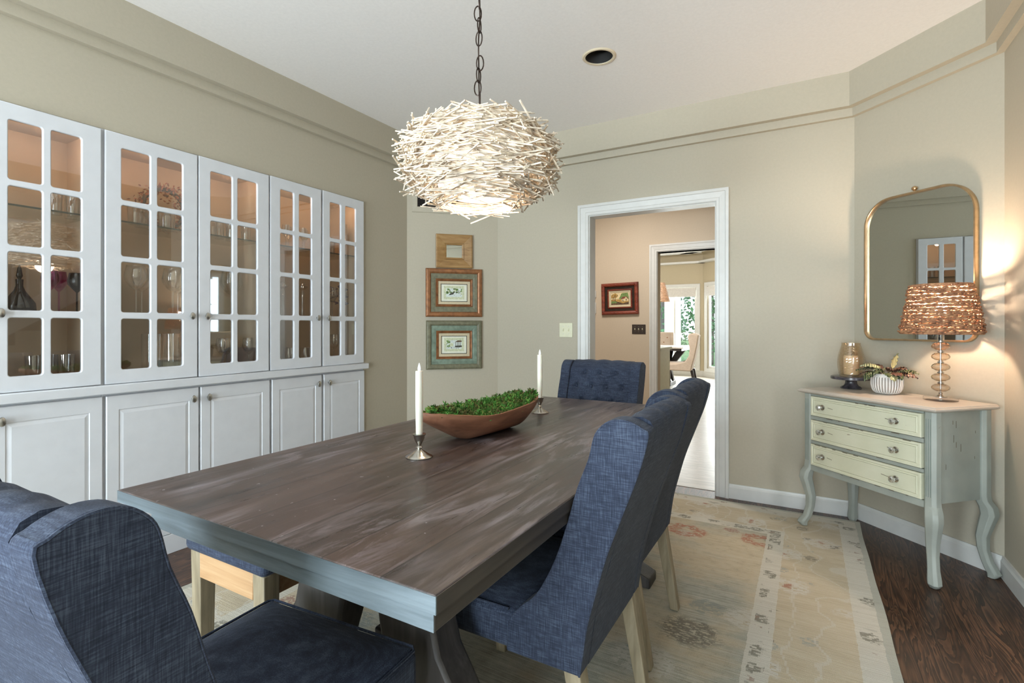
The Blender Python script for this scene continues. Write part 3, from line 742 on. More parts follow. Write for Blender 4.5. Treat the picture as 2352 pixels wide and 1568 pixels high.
def setof(name, label, cat, prof, mat, ys, z, group, dx=(0.0,), n=14):
    p = lathe_thing(name, label, cat, prof, mat, (XG+dx[0], ys[0], z), group, n)
    for i, y in enumerate(ys[1:]): dup(p, (XG+dx[(i+1) % len(dx)], y, z), random.uniform(0, 6))
    return p
setof('tumbler', 'clear tumbler on the upper shelf of the leftmost glass cabinet', 'glass', tumbler(0.028, 0.11), M['ware'], [1.0, 1.055, 1.075], SH2, 'tumblers on the leftmost upper shelf', (0, 0.03, -0.05))
setof('tumbler', 'clear short tumbler on the floor of the leftmost glass cabinet', 'glass', tumbler(0.034, 0.13), M['ware'], [0.912, 0.985, 1.03], SH0, 'tumblers on the leftmost cabinet floor', (0.04, -0.02, 0.03))
lathe_thing('decanter', 'dark stoppered decanter on the middle shelf of the leftmost glass cabinet', 'decanter',
    [(0.050, 0), (0.058, 0.01), (0.055, 0.045), (0.02, 0.10), (0.013, 0.12), (0.014, 0.15), (0.006, 0.152), (0.012, 0.165), (0.007, 0.20), (0.0005, 0.215)], M['darkware'], (XG, 0.875, SH1), None, 18)
setof('wine_glass', 'pink stemmed glass on the middle shelf of the leftmost glass cabinet', 'wine glass', wine(0.034, 0.20, 0.45), M['pinkware'], [0.965, 1.03], SH1, 'pink stemware', (0.05, -0.05))
setof('wine_glass', 'smoky dark stemmed glass on the middle shelf of the leftmost cabinet', 'wine glass', wine(0.036, 0.19, 0.45), M['darkware'], [1.062, 0.80], SH1, 'smoky stemware', (0.055, -0.07))
setof('tumbler', 'clear cut tumbler on the upper shelf beside the wreath', 'glass', tumbler(0.036, 0.10), M['ware'], [1.30, 1.355, 1.43, 1.475], SH2, 'cut tumblers by the wreath', (0.06, 0.0, 0.09, 0.02))
setof('wine_glass', 'large balloon wine glass on the middle shelf of the middle cabinet', 'wine glass', wine(0.052, 0.25, 0.48), M['ware'], [1.30, 1.375, 1.475, 1.55], SH1, 'balloon wine glasses', (0.07, -0.04, 0.07, -0.03), 18)
setof('vase', 'clear straight glass vase on the floor of the middle cabinet', 'vase', tumbler(0.045, 0.22, 1.1), M['ware'], [1.40, 1.50], SH0, 'clear cylinder vases')
setof('tumbler', 'cut crystal tumbler on the upper shelf, right half of the middle cabinet', 'glass', tumbler(0.030, 0.115), M['ware'], [1.70, 1.765, 1.80, 1.845, 1.90], SH2, 'crystal tumblers of the middle cabinet', (0.04, 0.0, 0.06, -0.02, 0.05), 10)
lathe_thing('wine_glass', 'single huge goblet on the middle shelf, right half of the middle cabinet', 'goblet', wine(0.062, 0.27, 0.5), M['ware'], (XG, 1.84, SH1), None, 18)
setof('wine_glass', 'wine glass standing on the floor of the middle cabinet, right half', 'wine glass', wine(0.040, 0.19, 0.5), M['ware'], [1.735, 1.80, 1.90], SH0, 'wine glasses on the middle cabinet floor', (0.09, 0.02, 0.08))
setof('wine_glass', 'small goblet on the upper shelf of the right cabinet, left half', 'wine glass', wine(0.030, 0.15, 0.55), M['ware'], [2.18, 2.235, 2.31, 2.36], SH2, 'small goblets of the right cabinet', (0.05, 0.0, 0.05, 0.0))
setof('candleholder', 'tall clear glass candleholder on the middle shelf of the right cabinet', 'candleholder',
    [(0.040, 0), (0.040, 0.004), (0.012, 0.015), (0.014, 0.05), (0.008, 0.10), (0.015, 0.16), (0.010, 0.19), (0.034, 0.205), (0.034, 0.215), (0.018, 0.216), (0.018, 0.235), (0.014, 0.235), (0.0005, 0.215)], M['ware'], [2.19, 2.345], SH1, 'tall glass candleholders')
setof('tumbler', 'clear rounded stemless glass on the floor of the right cabinet', 'glass', [(0.022, 0), (0.036, 0.03), (0.040, 0.06), (0.032, 0.115), (0.030, 0.115), (0.037, 0.06), (0.032, 0.03), (0.0005, 0.008)], M['ware'], [2.20, 2.27, 2.315, 2.385], SH0, 'stemless glasses of the right cabinet', (0.05, -0.02, 0.07, 0.02))
setof('tumbler', 'clear glass on the upper shelf at the right end of the cabinets', 'glass', tumbler(0.030, 0.12), M['ware'], [2.52, 2.585, 2.64], SH2, 'glasses on the rightmost upper shelf', (0.05, 0.0, -0.055))
lathe_thing('champagne_flute', 'tall champagne flute on the upper shelf at the right end', 'champagne flute', wine(0.026, 0.24, 0.62), M['ware'], (XG+0.04, 2.68, SH2), None)
lathe_thing('wine_glass', 'single round goblet on the floor at the right end of the cabinets', 'goblet', wine(0.048, 0.20, 0.52), M['ware'], (XG+0.04, 2.58, SH0), None, 18)
for y, lab in ((2.56, 'stemmed glass with a blue spiral, left one of the pair at the right end'), (2.655, 'stemmed glass with a blue spiral, right one of the pair at the right end')):
    g = thing('goblet', lab, 'goblet', (XG+0.05, y, SH1), 0, 'blue spiral goblets')
    B().lathe(wine(0.036, 0.22, 0.5), 16).make('bowl', M['ware'], g, smooth=True)
    B().tube([((0.030+0.012*sin(k*0.4))*cos(k*0.42), (0.030+0.012*sin(k*0.4))*sin(k*0.42), 0.10+0.0034*k) for k in range(42)], 0.0042, 6).make('spiral', M['bluetwist'], g, smooth=True)
wr = B()
for k in range(520):
    a = random.uniform(0, 2*pi); rr = 0.105+random.gauss(0, 0.022); p = Vector((random.gauss(0, 0.02), rr*cos(a), 0.135+rr*sin(a)))
    d = Vector((random.uniform(-1, 1), random.uniform(-1, 1), random.uniform(-1, 1))).normalized()*random.uniform(.014, .03); e = d.orthogonal().normalized()*0.005
    wr.face([p, p+d*.5+e, p+d, p+d*.5-e])
wt = thing('wreath', 'dried rust-coloured leaf wreath standing on the upper cabinet shelf', 'wreath', (-3.10, 1.50, SH2+0.0005))
for v in wr.b.verts: v.co.z = max(v.co.z, 0.0)
l_ = wr.make('dried_leaves', M['wreath'], wt, weld=False, fix=False); l_['kind'] = 'stuff'
B().tube([(0, 0.105*cos(2*pi*k/24), 0.135+0.105*sin(2*pi*k/24)) for k in range(24)], 0.012, 6, closed=True).make('twig_ring', M['bronze'], wt, smooth=True)

# ------------------------------------------------------------------ dining table
TZ = 0.765
tb = thing('dining_table', 'long dark weathered plank dining table with trestle base', 'table', (-1.0025, 1.655, 0))
hx, hy = 0.5075, 1.032
B().box(-hx, -hy, TZ-0.031, hx, hy, TZ).make('tabletop', M['top'], tb, bevel=0.0025)
for sgn in (-1, 1):
    B().box(-hx-0.0008, sgn*hy-0.0012, TZ-0.0305, hx+0.0008, sgn*hy+0.0012, TZ-0.002).make('end_grain', M['slate'], tb)
ap = B(); ax0 = -0.35
ap.box(-0.35, -1.028, TZ-0.062, hx-0.006, 1.028, TZ-0.0315)
ap.make('apron', M['edge'], tb, bevel=0.002)
for sgn in (-1, 1):
    B().box(-0.3495, sgn*1.028-0.0012, TZ-0.0615, hx-0.0065, sgn*1.028+0.0012, TZ-0.032).make('apron_end', M['slate'], tb)
    B().box(sgn*hx-0.0012, -hy+0.002, TZ-0.0305, sgn*hx+0.0012, hy-0.002, TZ-0.002).make('long_edge', M['edge'], tb)
for yy in (-0.66, 0.66):
    t_ = B(); t_.box(-0.33, yy-0.05, TZ-0.125, 0.40, yy+0.05, TZ-0.0625); t_.make('top_beam', M['trestle'], tb, bevel=0.006)
    f = B(); f.prismy([(-0.40, 0.0135), (0.40, 0.0135), (0.40, 0.055), (0.30, 0.10), (-0.30, 0.10), (-0.40, 0.055)], yy-0.055, yy+0.055); f.make('foot', M['trestle'], tb, bevel=0.006)
    for sx in (-1, 1):
        L = B(); loops = []
        for z, cx, wd in ((0.098, 0.215, 0.24), (0.16, 0.235, 0.25), (0.24, 0.235, 0.24), (0.32, 0.205, 0.21), (0.40, 0.165, 0.185), (0.47, 0.15, 0.18), (0.54, 0.18, 0.20), (0.60, 0.22, 0.23), (0.641, 0.235, 0.24)):
            x0, x1 = sx*(cx-wd/2), sx*(cx+wd/2)
            loops.append([(x0, yy-0.048, z), (x1, yy-0.048, z), (x1, yy+0.048, z), (x0, yy+0.048, z)])
        L.loft(loops); L.make('leg', M['trestle'], tb, bevel=0.010)
s_ = B(); s_.box(-0.045, -0.61, 0.25, 0.045, 0.61, 0.34); s_.make('stretcher', M['trestle'], tb, bevel=0.006)

# ------------------------------------------------------------------ upholstered chairs
CW = 0.245
WP = [(-0.204, 0.345), (-0.196, 0.425), (-0.158, 0.474), (-0.128, 0.500), (-0.099, 0.542), (-0.064, 0.614), (-0.033, 0.705), (-0.008, 0.793), (0.020, 0.865), (0.033, 0.918), (0.047, 0.942), (0.070, 0.960),
      (0.098, 0.966), (0.125, 0.962), (0.150, 0.950), (0.163, 0.935), (0.143, 0.854), (0.109, 0.761), (0.067, 0.648), (0.041, 0.557), (0.019, 0.472), (0.008, 0.402), (0.0, 0.345)]
def smooth_open(P, n=3):
    out = []
    for i in range(len(P)-1):
        p0 = P[max(i-1, 0)]; p1 = P[i]; p2 = P[i+1]; p3 = P[min(i+2, len(P)-1)]
        for k in range(n):
            t = k/n
            out.append(tuple(0.5*((2*b_)+(-a_+c_)*t+(2*a_-5*b_+4*c_-d_)*t*t+(-a_+3*b_-3*c_+d_)*t**3) for a_, b_, c_, d_ in zip(p0, p1, p2, p3)))
    out.append(P[-1]); return out
WP = smooth_open(WP)
WPI = []
for i_, (y_, z_) in enumerate(WP):
    a_ = Vector(WP[min(i_+1, len(WP)-1)])-Vector(WP[max(i_-1, 0)]); a_.normalize(); WPI.append((y_+a_.y*0.003, z_-a_.x*0.003))
def rear_y(z): 
    R = [(0.345, 0.0), (0.402, 0.008), (0.472, 0.019), (0.557, 0.041), (0.648, 0.067), (0.761, 0.109), (0.854, 0.143), (0.935, 0.163)]
    for (z0, y0), (z1, y1) in zip(R, R[1:]):
        if z <= z1: return y0+(y1-y0)*max(0, (z-z0))/(z1-z0)
    return 0.163
def make_chair(label):
    c = thing('dining_chair', label, 'chair', (0, 0, 0), 0, 'navy upholstered dining chairs')
    for sx in (-1, 1):
        xo, xi = sx*CW, sx*(CW-0.058)
        b = B(); b.prism(WP, min(xo, xi), max(xo, xi))
        wg = b.make('side_wing', M['navy'], c, bevel=0.008, seg=3)
        b = B(); xp = sx*(CW-0.0025)
        b.tube([(xp, y, z) for y, z in WPI[2:]], 0.0030, 6); b.make('piping', M['navy'], wg, smooth=True)
    # tufted back
    IW = CW-0.0585; nx, nz = 46, 62; btn = []
    for k, z in enumerate((0.897, 0.815, 0.733, 0.651, 0.569)):
        xs = (-0.095, 0.0, 0.095) if k % 2 == 0 else (-0.1425, -0.0475, 0.0475, 0.1425)
        btn += [(x, z) for x in xs]
    def dim(x, z):
        d = 0.0
        for bx, bz in btn:
            q = (x-bx)**2+(z-bz)**2
            d += 0.022*math.exp(-q/(0.017**2))
            for ex, ez in ((0.0475, -0.082), (-0.0475, -0.082)):
                if bz < 0.6: continue
                tt = max(0, min(1, ((x-bx)*ex+(z-bz)*ez)/(ex*ex+ez*ez)))
                dd = (x-bx-ex*tt)**2+(z-bz-ez*tt)**2
                d += 0.006*math.exp(-dd/(0.006**2))
        return min(d, 0.028)
    b = B(); loops = []
    for i in range(nx+1):
        x = -IW+2*IW*i/nx; lp = []
        for j in range(nz+1):
            z = 0.44+(0.938-0.44)*j/nz
            crown = 0.008*(1-(x/IW)**2)
            y = rear_y(z)-0.112-crown*0.6+dim(x, z)
            if z > 0.90: y += 0.020*((z-0.90)/0.038)**2
            lp.append((x, y, z))
        yt = rear_y(0.938)
        bump = 0.006*abs(sin(pi*(x+0.0475)/0.095))*(1-(x/IW)**2)
        for a, zz in ((0.074, 0.953), (0.052, 0.964), (0.030, 0.966), (0.012, 0.958), (0.002, 0.940)): lp.append((x, yt-a, zz+bump))
        for z in (0.854, 0.761, 0.648, 0.557, 0.472, 0.402, 0.345): lp.append((x, rear_y(z)-0.001, z))
        lp.append((x, -0.06, 0.345)); loops.append(lp)
    b.loft(loops); b.make('backrest', M['navy'], c, smooth=True)
    for bx, bz in btn:
        bb = B(); bb.ball((0, 0, 0), 0.0085, 10, 6, (1, 0.55, 1))
        o = bb.make('button', M['navy'], c, smooth=True); o.location = (bx, rear_y(bz)-0.112-0.0048*(1-(bx/IW)**2)+0.019, bz)
    # seat
    SW = CW-0.004; b = B(); loops = []
    b.box(-SW, -0.525, 0.345, SW, -0.03, 0.452)
    st_ = b.make('seat', M['navy'], c, bevel=0.022, seg=4)
    b = B(); n = 16; loops = []
    for i in range(n+1):
        y = -0.512+0.47*i/n; lp = []
        for k in range(n+1):
            x = -SW+0.012+(2*SW-0.024)*k/n; e = (1-(2*k/n-1)**4)*(1-(2*i/n-1)**4)
            lp.append((x, y, 0.4515+0.026*e))
        loops.append(lp)
    b.loft(loops, closed=False, cap=False); b.make('seat_cushion_top', M['navy'], st_, smooth=True)
    b = B(); z = 0.4505; q = SW-0.004
    b.tube([(-q, -0.20, z), (-q, -0.508, z), (-q+0.012, -0.52, z), (q-0.012, -0.52, z), (q, -0.508, z), (q, -0.20, z)], 0.0035, 6); b.make('piping', M['navy'], st_, smooth=True)
    for sx in (-1, 1):
        b = B(); x = sx*(CW-0.035)
        def sq(cx, cy, w_, d_, z): return [(cx-w_, cy-d_, z), (cx+w_, cy-d_, z), (cx+w_, cy+d_, z), (cx-w_, cy+d_, z)]
        b.loft([sq(x, 0.030, 0.019, 0.017, 0.0135), sq(x, -0.030, 0.024, 0.022, 0.36)]); b.make('leg', M['leg'], c, bevel=0.003)
        b = B(); b.loft([sq(x, -0.485, 0.019, 0.019, 0.0135), sq(x, -0.485, 0.024, 0.024, 0.36)]); b.make('leg', M['leg'], c, bevel=0.003)
    return c
ch = make_chair('navy upholstered chair at the far end of the table, button-tufted back facing the camera')
ch.location = (-1.075, 2.86, 0)
dup(ch, (-0.467, 1.375, 0), rad(-90), 'navy chair on the right of the table, the nearer one, blue-lit side wing')
dup(ch, (-0.503, 1.955, 0), rad(-90), 'navy chair on the right of the table, the further one behind its neighbour')
dup(ch, (-0.965, 0.36, 0), rad(180+4), 'large navy chair in the bottom left foreground at the near table end')

# ------------------------------------------------------------------ bench along the left side of the table
bn = thing('dining_bench', 'backless bench with a navy padded seat and oak legs, left of the table', 'bench', (-1.622, 1.66, 0))
B().box(-0.215, -0.71, 0.418, 0.215, 0.71, 0.478).make('seat_pad', M['navy'], bn, bevel=0.02, seg=3)
for y in (-0.685, 0.685): B().box(-0.145, y-0.011, 0.335, 0.145, y+0.011, 0.4175).make('end_apron', M['legx'], bn, bevel=0.002)
for x in (-0.168, 0.168): B().box(x-0.011, -0.64, 0.335, x+0.011, 0.64, 0.4175).make('side_apron', M['legx'], bn, bevel=0.002)
for x in (-0.172, 0.172):
    for y in (-0.668, 0.668):
        b = B(); w0, w1 = 0.022, 0.028
        b.loft([[(x-w0, y-w0, 0.0135), (x+w0, y-w0, 0.0135), (x+w0, y+w0, 0.0135), (x-w0, y+w0, 0.0135)], [(x-w1, y-w1, 0.4175), (x+w1, y-w1, 0.4175), (x+w1, y+w1, 0.4175), (x-w1, y+w1, 0.4175)]])
        b.make('leg', M['leg'], bn, bevel=0.003)

# ------------------------------------------------------------------ table centre
def candlestick(loc, lab):
    c = thing('candlestick', lab, 'candlestick', loc, 0, 'pewter candlesticks')
    B().lathe([(0.042, 0), (0.043, 0.004), (0.040, 0.007), (0.030, 0.011), (0.022, 0.017), (0.012, 0.023), (0.007, 0.028), (0.011, 0.032), (0.006, 0.037), (0.008, 0.043),
               (0.013, 0.052), (0.0165, 0.060), (0.0175, 0.068), (0.021, 0.072), (0.021, 0.074), (0.012, 0.0745), (0.0115, 0.062), (0.0005, 0.062)], 32).make('body', M['silver'], c, smooth=True)
    return c
def taper(loc, lab, h):
    c = thing('taper_candle', lab, 'candle', loc, 0, 'ivory taper candles')
    B().lathe([(0.0105, 0), (0.0122, h*0.5), (0.0118, h-0.006), (0.0118, h), (0.008, h+0.001), (0.006, h-0.003), (0.0005, h-0.003)], 20).make('stick', M['candle'], c, smooth=True)
    B().lathe([(0.004, 0), (0.0058, 0.006), (0.0062, 0.011), (0.0045, 0.019), (0.0018, 0.026), (0.0004, 0.029)], 12, (0, 0, h-0.003), sy=0.6).make('flame_tip', M['tip'], c, smooth=True)
    return c
candlestick((-1.058, 1.249, TZ), 'pewter candlestick near the camera side of the dough bowl')
candlestick((-1.100, 2.169, TZ), 'pewter candlestick at the far side of the dough bowl')
taper((-1.058, 1.249, TZ+0.0625), 'ivory taper candle in the nearer candlestick, left of the bowl', 0.209)
taper((-1.100, 2.169, TZ+0.0625), 'ivory taper candle in the further candlestick, right of the bowl', 0.213)
# dough bowl: long wooden boat, raised ends
BX, BY = -1.088, 1.672
bw = B(); loops = []; LL, WW = 0.345, 0.118; ns, nr = 40, 26
def bowlpt(s_, ph, inner):
    e = max(0.0, 1-abs(s_)**2.3)**0.55
    y = LL*s_*(0.965 if inner else 1); w_ = max(WW*e-(0.010 if inner else 0), 0.002)
    rim = 0.092+0.030*abs(s_)**2.2+0.003*sin(s_*6)
    dp = max(rim*(0.25+0.75*e) if abs(s_) > 0.55 else rim, 0.02); dp = min(dp, rim)
    bot = rim-dp*(0.86 if inner else 1.0)
    if not inner: bot = max(0.0, (abs(s_)-0.42)*0.17) if abs(s_) > 0.42 else 0.0
    else: bot = max(0.014, (abs(s_)-0.42)*0.17+0.014)
    bot = min(bot, rim-0.008)
    x = w_*cos(ph); k = abs(sin(ph))**0.75
    return (x, y, rim-(rim-bot)*k)
for i in range(ns+1):
    s_ = -1+2*i/ns; lp = [bowlpt(s_, pi*j/nr, False) for j in range(nr+1)] + [bowlpt(s_, pi-pi*j/nr, True) for j in range(nr+1)]
    loops.append([(x, y, z) for x, y, z in lp])
bw.loft(loops)
bowl = thing('dough_bowl', 'long terracotta-brown wooden dough bowl in the middle of the table', 'bowl', (BX, BY, TZ), rad(-5))
bw.make('shell', M['dough'], bowl, smooth=True)
ms = B()
def mossz(x, y): 
    s_ = y/LL; e = max(0, 1-abs(s_)**2.6)**0.5
    return 0.084+0.026*abs(s_)**2.2+0.034*max(0, 1-(x/(WW*max(e, .01)))**2)*e
random.seed(11)
gl = []
for i in range(31):
    s_ = -0.93+1.86*i/30; e = max(0, 1-abs(s_)**2.3)**0.55; lp = []
    for k in range(13):
        x = (WW*e-0.014)*(-1+2*k/12); lp.append((x, LL*s_, mossz(x, LL*s_)-0.014+0.008*sin(19*x*3+s_*31)))
    gl.append(lp)
ms.loft(gl, closed=False, cap=False)
for k in range(5200):
    s_ = random.uniform(-0.95, 0.95); e = max(0, 1-abs(s_)**2.3)**0.55; x = (WW*e-0.010)*random.uniform(-1, 1); y = LL*s_
    clump = 0.010*(sin(x*70+3*sin(y*40))+sin(y*61+2*sin(x*50)))
    p = Vector((x, y, mossz(x, y)-0.008+clump*0.7+random.uniform(-.004, .008)))
    d = Vector((random.gauss(0, 1), random.gauss(0, 1), abs(random.gauss(0.5, .6)))).normalized()*random.uniform(.008, .020)
    q = d.cross(Vector((random.gauss(0, 1), random.gauss(0, 1), random.gauss(0, 1)))).normalized()*random.uniform(.002, .0042)
    ms.face([p-q*.5, p+d*.5+q, p+d, p+d*.45-q])
mo = tag(ms.make('moss', M['moss'], weld=False, fix=False), 'green preserved moss heaped in the wooden dough bowl', 'moss', None, 'stuff')
mo.location = (BX, BY, TZ); mo.rotation_euler = (0, 0, rad(-5))

# ------------------------------------------------------------------ pendant lamp of bleached twigs
PX, PY, PZ = -1.0, 1.5, 1.742
pn = thing('pendant_lamp', 'round nest of bleached twigs lit from inside, hanging above the table', 'pendant lamp', (PX, PY, PZ))
random.seed(5)
tw = B()
def prof_r(z):       # half profile of the nest
    if z > 0.03: return 0.05+0.195*sqrt(max(0.0, 1-((z-0.03)/0.125)**2))
    if z > -0.05: return 0.245
    return 0.245-0.13*((-z-0.05)/0.10)**1.3
for k in range(980):
    z = random.uniform(-0.146, 0.148); r = max(prof_r(z), 0.06)+random.uniform(-0.022, 0.008); a = random.uniform(0, 2*pi)
    L = random.uniform(0.085, 0.150) if r > 0.14 else random.uniform(.05, .09)
    if r < 0.15 and z > 0 and random.random() < 0.45: continue
    tg = Vector((-sin(a), cos(a), 0)); rd = Vector((cos(a), sin(a), 0)); upv = Vector((0, 0, 1))
    slope = (prof_r(z+0.01)-prof_r(z-0.01))/0.02; mer = (upv+rd*max(-4, min(4, slope))).normalized()
    d = (tg+mer*random.gauss(0, 0.20 if random.random() < .85 else 0.5)+rd*random.uniform(0.0, 0.26)*random.choice((-1, 1))).normalized()
    c = rd*r+upv*z; w_ = random.uniform(.0022, .0031)
    tw.tube([c-d*L, c+d*L], w_, 5)
sh = tw.make('twig_shade', M['twig'], pn, weld=False, fix=False)
B().lathe([(0.100, -0.110), (0.140, -0.085), (0.160, -0.02), (0.150, 0.05), (0.110, 0.085), (0.030, 0.095)], 32, cap=False).make('inner_diffuser', M['diffuser'], pn, smooth=True)
for k in range(3):
    a = 2*pi*k/3+0.4
    B().ball((0.07*cos(a), 0.07*sin(a), -0.045), 0.024, 12, 8, (1, 1, 1.2)).make('bulb', M['bulb'], pn, smooth=True)
B().lathe([(0.014, 0.085), (0.018, 0.10), (0.010, 0.13), (0.006, 0.165), (0.0005, 0.166)], 14).make('hub', M['bronze'], pn, smooth=True)
cb = B(); zc = 0.158; k = 0
while PZ+zc < CZ-0.03:
    hl, hw = 0.0265, 0.0125; tilt = 0.35*sin(k*1.7); ang = (0.3 if k % 2 == 0 else 0.3+pi/2)+tilt
    pts = [(hw*cos(t)*cos(ang)+0.004*sin(k*2.1), hw*cos(t)*sin(ang)+0.003*cos(k*1.3), zc+hl*(1+sin(t))) for t in [2*pi*q/16 for q in range(16)]]
    cb.tube(pts, 0.0024, 5, closed=True); zc += 2*hl-0.0095; k += 1
cb.make('chain', M['bronze'], pn, smooth=True, weld=False)
B().tube([(0.003*sin(q*0.9), 0.003*cos(q*1.3), 0.16+q*0.04) for q in range(int((CZ-PZ-0.17)/0.04)+1)], 0.0028, 6).make('cord', M['bronze'], pn, smooth=True)
B().lathe([(0.062, 0), (0.058, -0.014), (0.030, -0.024), (0.008, -0.034), (0.0005, -0.034)], 24, (0, 0, CZ-PZ)).make('canopy', M['bronze'], pn, smooth=True)
point('pendant_glow', (0, 0, -0.135), 3.5, (1.0, 0.84, 0.68), 0.05, pn)
#PART3
# ------------------------------------------------------------------ framed pictures on the left diagonal wall
AL = rad(45); AR = rad(-45)
def onwall(base, ang, t, n, z): return (base[0]+t*cos(ang)+n*sin(ang), base[1]+t*sin(ang)-n*cos(ang), z)
def picture(name, label, x, z, w_, h, base, ang, layers, n0=0.001, group=None):
    """layers: list of (material, profile) from the outside in; returns thing and inner rectangle"""
    p = thing(name, label, 'picture', onwall(base, ang, x+w_/2, n0, z), ang, group)
    return p
def sweep(parent, nm, mat, hw, h, prof, bevel=0.0):
    """closed frame around the inner rectangle (half width hw, height 0..h about z=0), local origin at picture bottom centre"""
    b = B(); b.frame(-hw, h[0], hw, h[1], prof); return b.make(nm, mat, parent)
# small mirror in a broad rustic wood frame
p = thing('framed_mirror', 'tiny mirror in a wide golden wood frame, top of the wall stack', 'mirror', onwall(DL0, AL, 0.391, 0.001, 1.680), AL)
sweep(p, 'frame', M['gilt'], 0.066, (0.072, 0.179), [(0, 0.004), (0, 0.020), (0.012, 0.026), (0.016, 0.018), (0.080, 0.030), (0.088, 0.026), (0.088, 0.0)])
B().box(-0.068, -0.008, 0.070, 0.068, -0.005, 0.181).make('mirror_glass', M['mirror'], p)
B().box(-0.150, -0.003, 0.005, 0.150, 0.0, 0.247).make('backing', M['gilt'], p)
A_ = dict(green=plain('paint_green', (104, 128, 72), 0.25, 90, rough=0.8), dark=plain('paint_dark', (66, 64, 54), 0.3, 90, rough=0.8),
          pale=plain('paint_pale', (196, 200, 168), 0.08, 90, rough=0.8), sky=plain('paint_sky', (206, 214, 208), 0.05, 60, rough=0.8),
          ochre=plain('paint_ochre', (168, 134, 72), 0.25, 70, rough=0.7), red=plain('paint_red', (120, 62, 48), 0.2, 70, rough=0.7),
          brown=plain('paint_brown', (84, 66, 44), 0.3, 70, rough=0.7), cream=plain('paint_cream', (214, 196, 152), 0.1, 70, rough=0.7))
def poly(parent, mat, pts, y):
    b = B(); b.face([(x, y, z) for x, z in pts]); return b.make('painted_shapes', mat, parent, weld=False, fix=False)
def print_picture(label, zc0, outer, frame_mat, panel_mat, seed):
    p = thing('framed_print', label, 'picture', onwall(DL0, AL, 0.391, 0.001, zc0), AL, 'framed prints')
    hw, H_ = outer
    B().box(-hw+0.01, -0.006, 0.01, hw-0.01, 0.0, H_-0.01).make('backing', M['linen'], p)
    i1x, i1z = hw-0.042, 0.042
    sweep(p, 'outer_frame', frame_mat, i1x, (i1z, H_-i1z), [(0, 0.010), (0, 0.024), (0.006, 0.030), (0.014, 0.034), (0.028, 0.034), (0.036, 0.030), (0.042, 0.022), (0.042, 0.0)])
    i2x, i2z = i1x-0.042, i1z+0.044
    sweep(p, 'panel', panel_mat, i2x, (i2z, H_-i2z), [(-0.002, 0.010), (-0.001, 0.015), (0.020, 0.019), (0.044, 0.020), (0.044, 0.008)])
    i3x, i3z = i2x-0.020, i2z+0.020
    sweep(p, 'inner_frame', M['copper'], i3x, (i3z, H_-i3z), [(0, 0.010), (0, 0.018), (0.004, 0.022), (0.008, 0.018), (0.012, 0.022), (0.018, 0.026), (0.021, 0.022), (0.021, 0.012)])
    i4x, i4z = i3x-0.022, i3z+0.022
    sweep(p, 'mat_board', M['linen'], i4x, (i4z, H_-i4z), [(0, 0.009), (0, 0.012), (0.022, 0.0135), (0.022, 0.008)])
    sweep(p, 'fillet', M['bronze'], i4x-0.004, (i4z+0.004, H_-i4z-0.004), [(0, 0.009), (0, 0.0125), (0.0042, 0.0125), (0.0042, 0.009)])
    sh_ = B().box(-i4x, -0.0085, i4z, i4x, -0.007, H_-i4z).make('print', M['paper'], p)
    ax, az0, az1 = i4x*0.60, i4z+(H_-2*i4z)*0.27, H_-i4z-(H_-2*i4z)*0.25
    poly(sh_, A_['pale'], [(-ax*1.28, az0-0.02), (ax*1.28, az0-0.02), (ax*1.28, az1+0.02), (-ax*1.28, az1+0.02)], -0.0087)
    rnd = random.Random(seed); hh = az1-az0
    poly(sh_, A_['sky'], [(-ax, az0), (ax, az0), (ax, az1), (-ax, az1)], -0.0089)
    def blobs(mat, n, xr, zr, r, y):
        b = B()
        for _ in range(n):
            cx, cz = rnd.uniform(*xr)*ax, az0+hh*rnd.uniform(*zr); q = rnd.uniform(*r)
            b.face([(max(-ax, min(ax, cx+q*(0.6+.6*rnd.random())*cos(2*pi*k/9))), y, max(az0, min(az1, cz+q*.8*(0.6+.6*rnd.random())*sin(2*pi*k/9)))) for k in range(9)])
        b.make('painted_shapes', mat, sh_, weld=False, fix=False)
    if seed == 1:
        blobs(A_['green'], 16, (-1, 1), (0.35, 0.95), (0.006, 0.016), -0.0091); blobs(A_['pale'], 8, (-1, 1), (0.3, 0.8), (0.004, 0.012), -0.0093)
        blobs(A_['dark'], 14, (-0.9, 0.95), (0.15, 0.7), (0.002, 0.007), -0.0095)
        poly(sh_, A_['dark'], [(-ax*.7, az0+hh*.18), (-ax*.1, az0+hh*.3), (ax*.1, az0+hh*.62), (-ax*.5, az0+hh*.4)], -0.0097)
    else:
        blobs(A_['green'], 9, (-1, -0.55), (0.3, 0.95), (0.005, 0.013), -0.0091)
        for k in range(4): x = ax*(0.18+0.2*k); poly(sh_, A_['dark'], [(x, az0+hh*.35), (x+ax*.06, az0+hh*.35), (x+ax*.06, az0+hh*.8), (x, az0+hh*.8)], -0.0093)
        poly(sh_, A_['brown'], [(ax*.1, az0+hh*.8), (ax, az0+hh*.8), (ax*.95, az0+hh*.98), (ax*.45, az0+hh*.98)], -0.0093)
        poly(sh_, A_['dark'], [(ax*.12, az0+hh*.2), (ax, az0+hh*.2), (ax, az0+hh*.4), (ax*.12, az0+hh*.36)], -0.0095)
        poly(sh_, A_['pale'], [(-ax*.55, az0+hh*.3), (-ax*.1, az0+hh*.3), (-ax*.1, az0+hh*.6), (-ax*.32, az0+hh*.72), (-ax*.55, az0+hh*.6)], -0.0095)
        blobs(A_['dark'], 18, (-1, 1), (0.05, 0.3), (0.002, 0.005), -0.0097)
    return p
print_picture('framed tree sketch in a copper frame, middle of the wall stack', 1.252, (0.239, 0.406), M['copper'], M['olive'], 1)
print_picture('framed pavilion sketch in a green-patinated frame, lowest of the wall stack', 0.812, (0.235, 0.408), M['olive'], M['verdi'], 2)
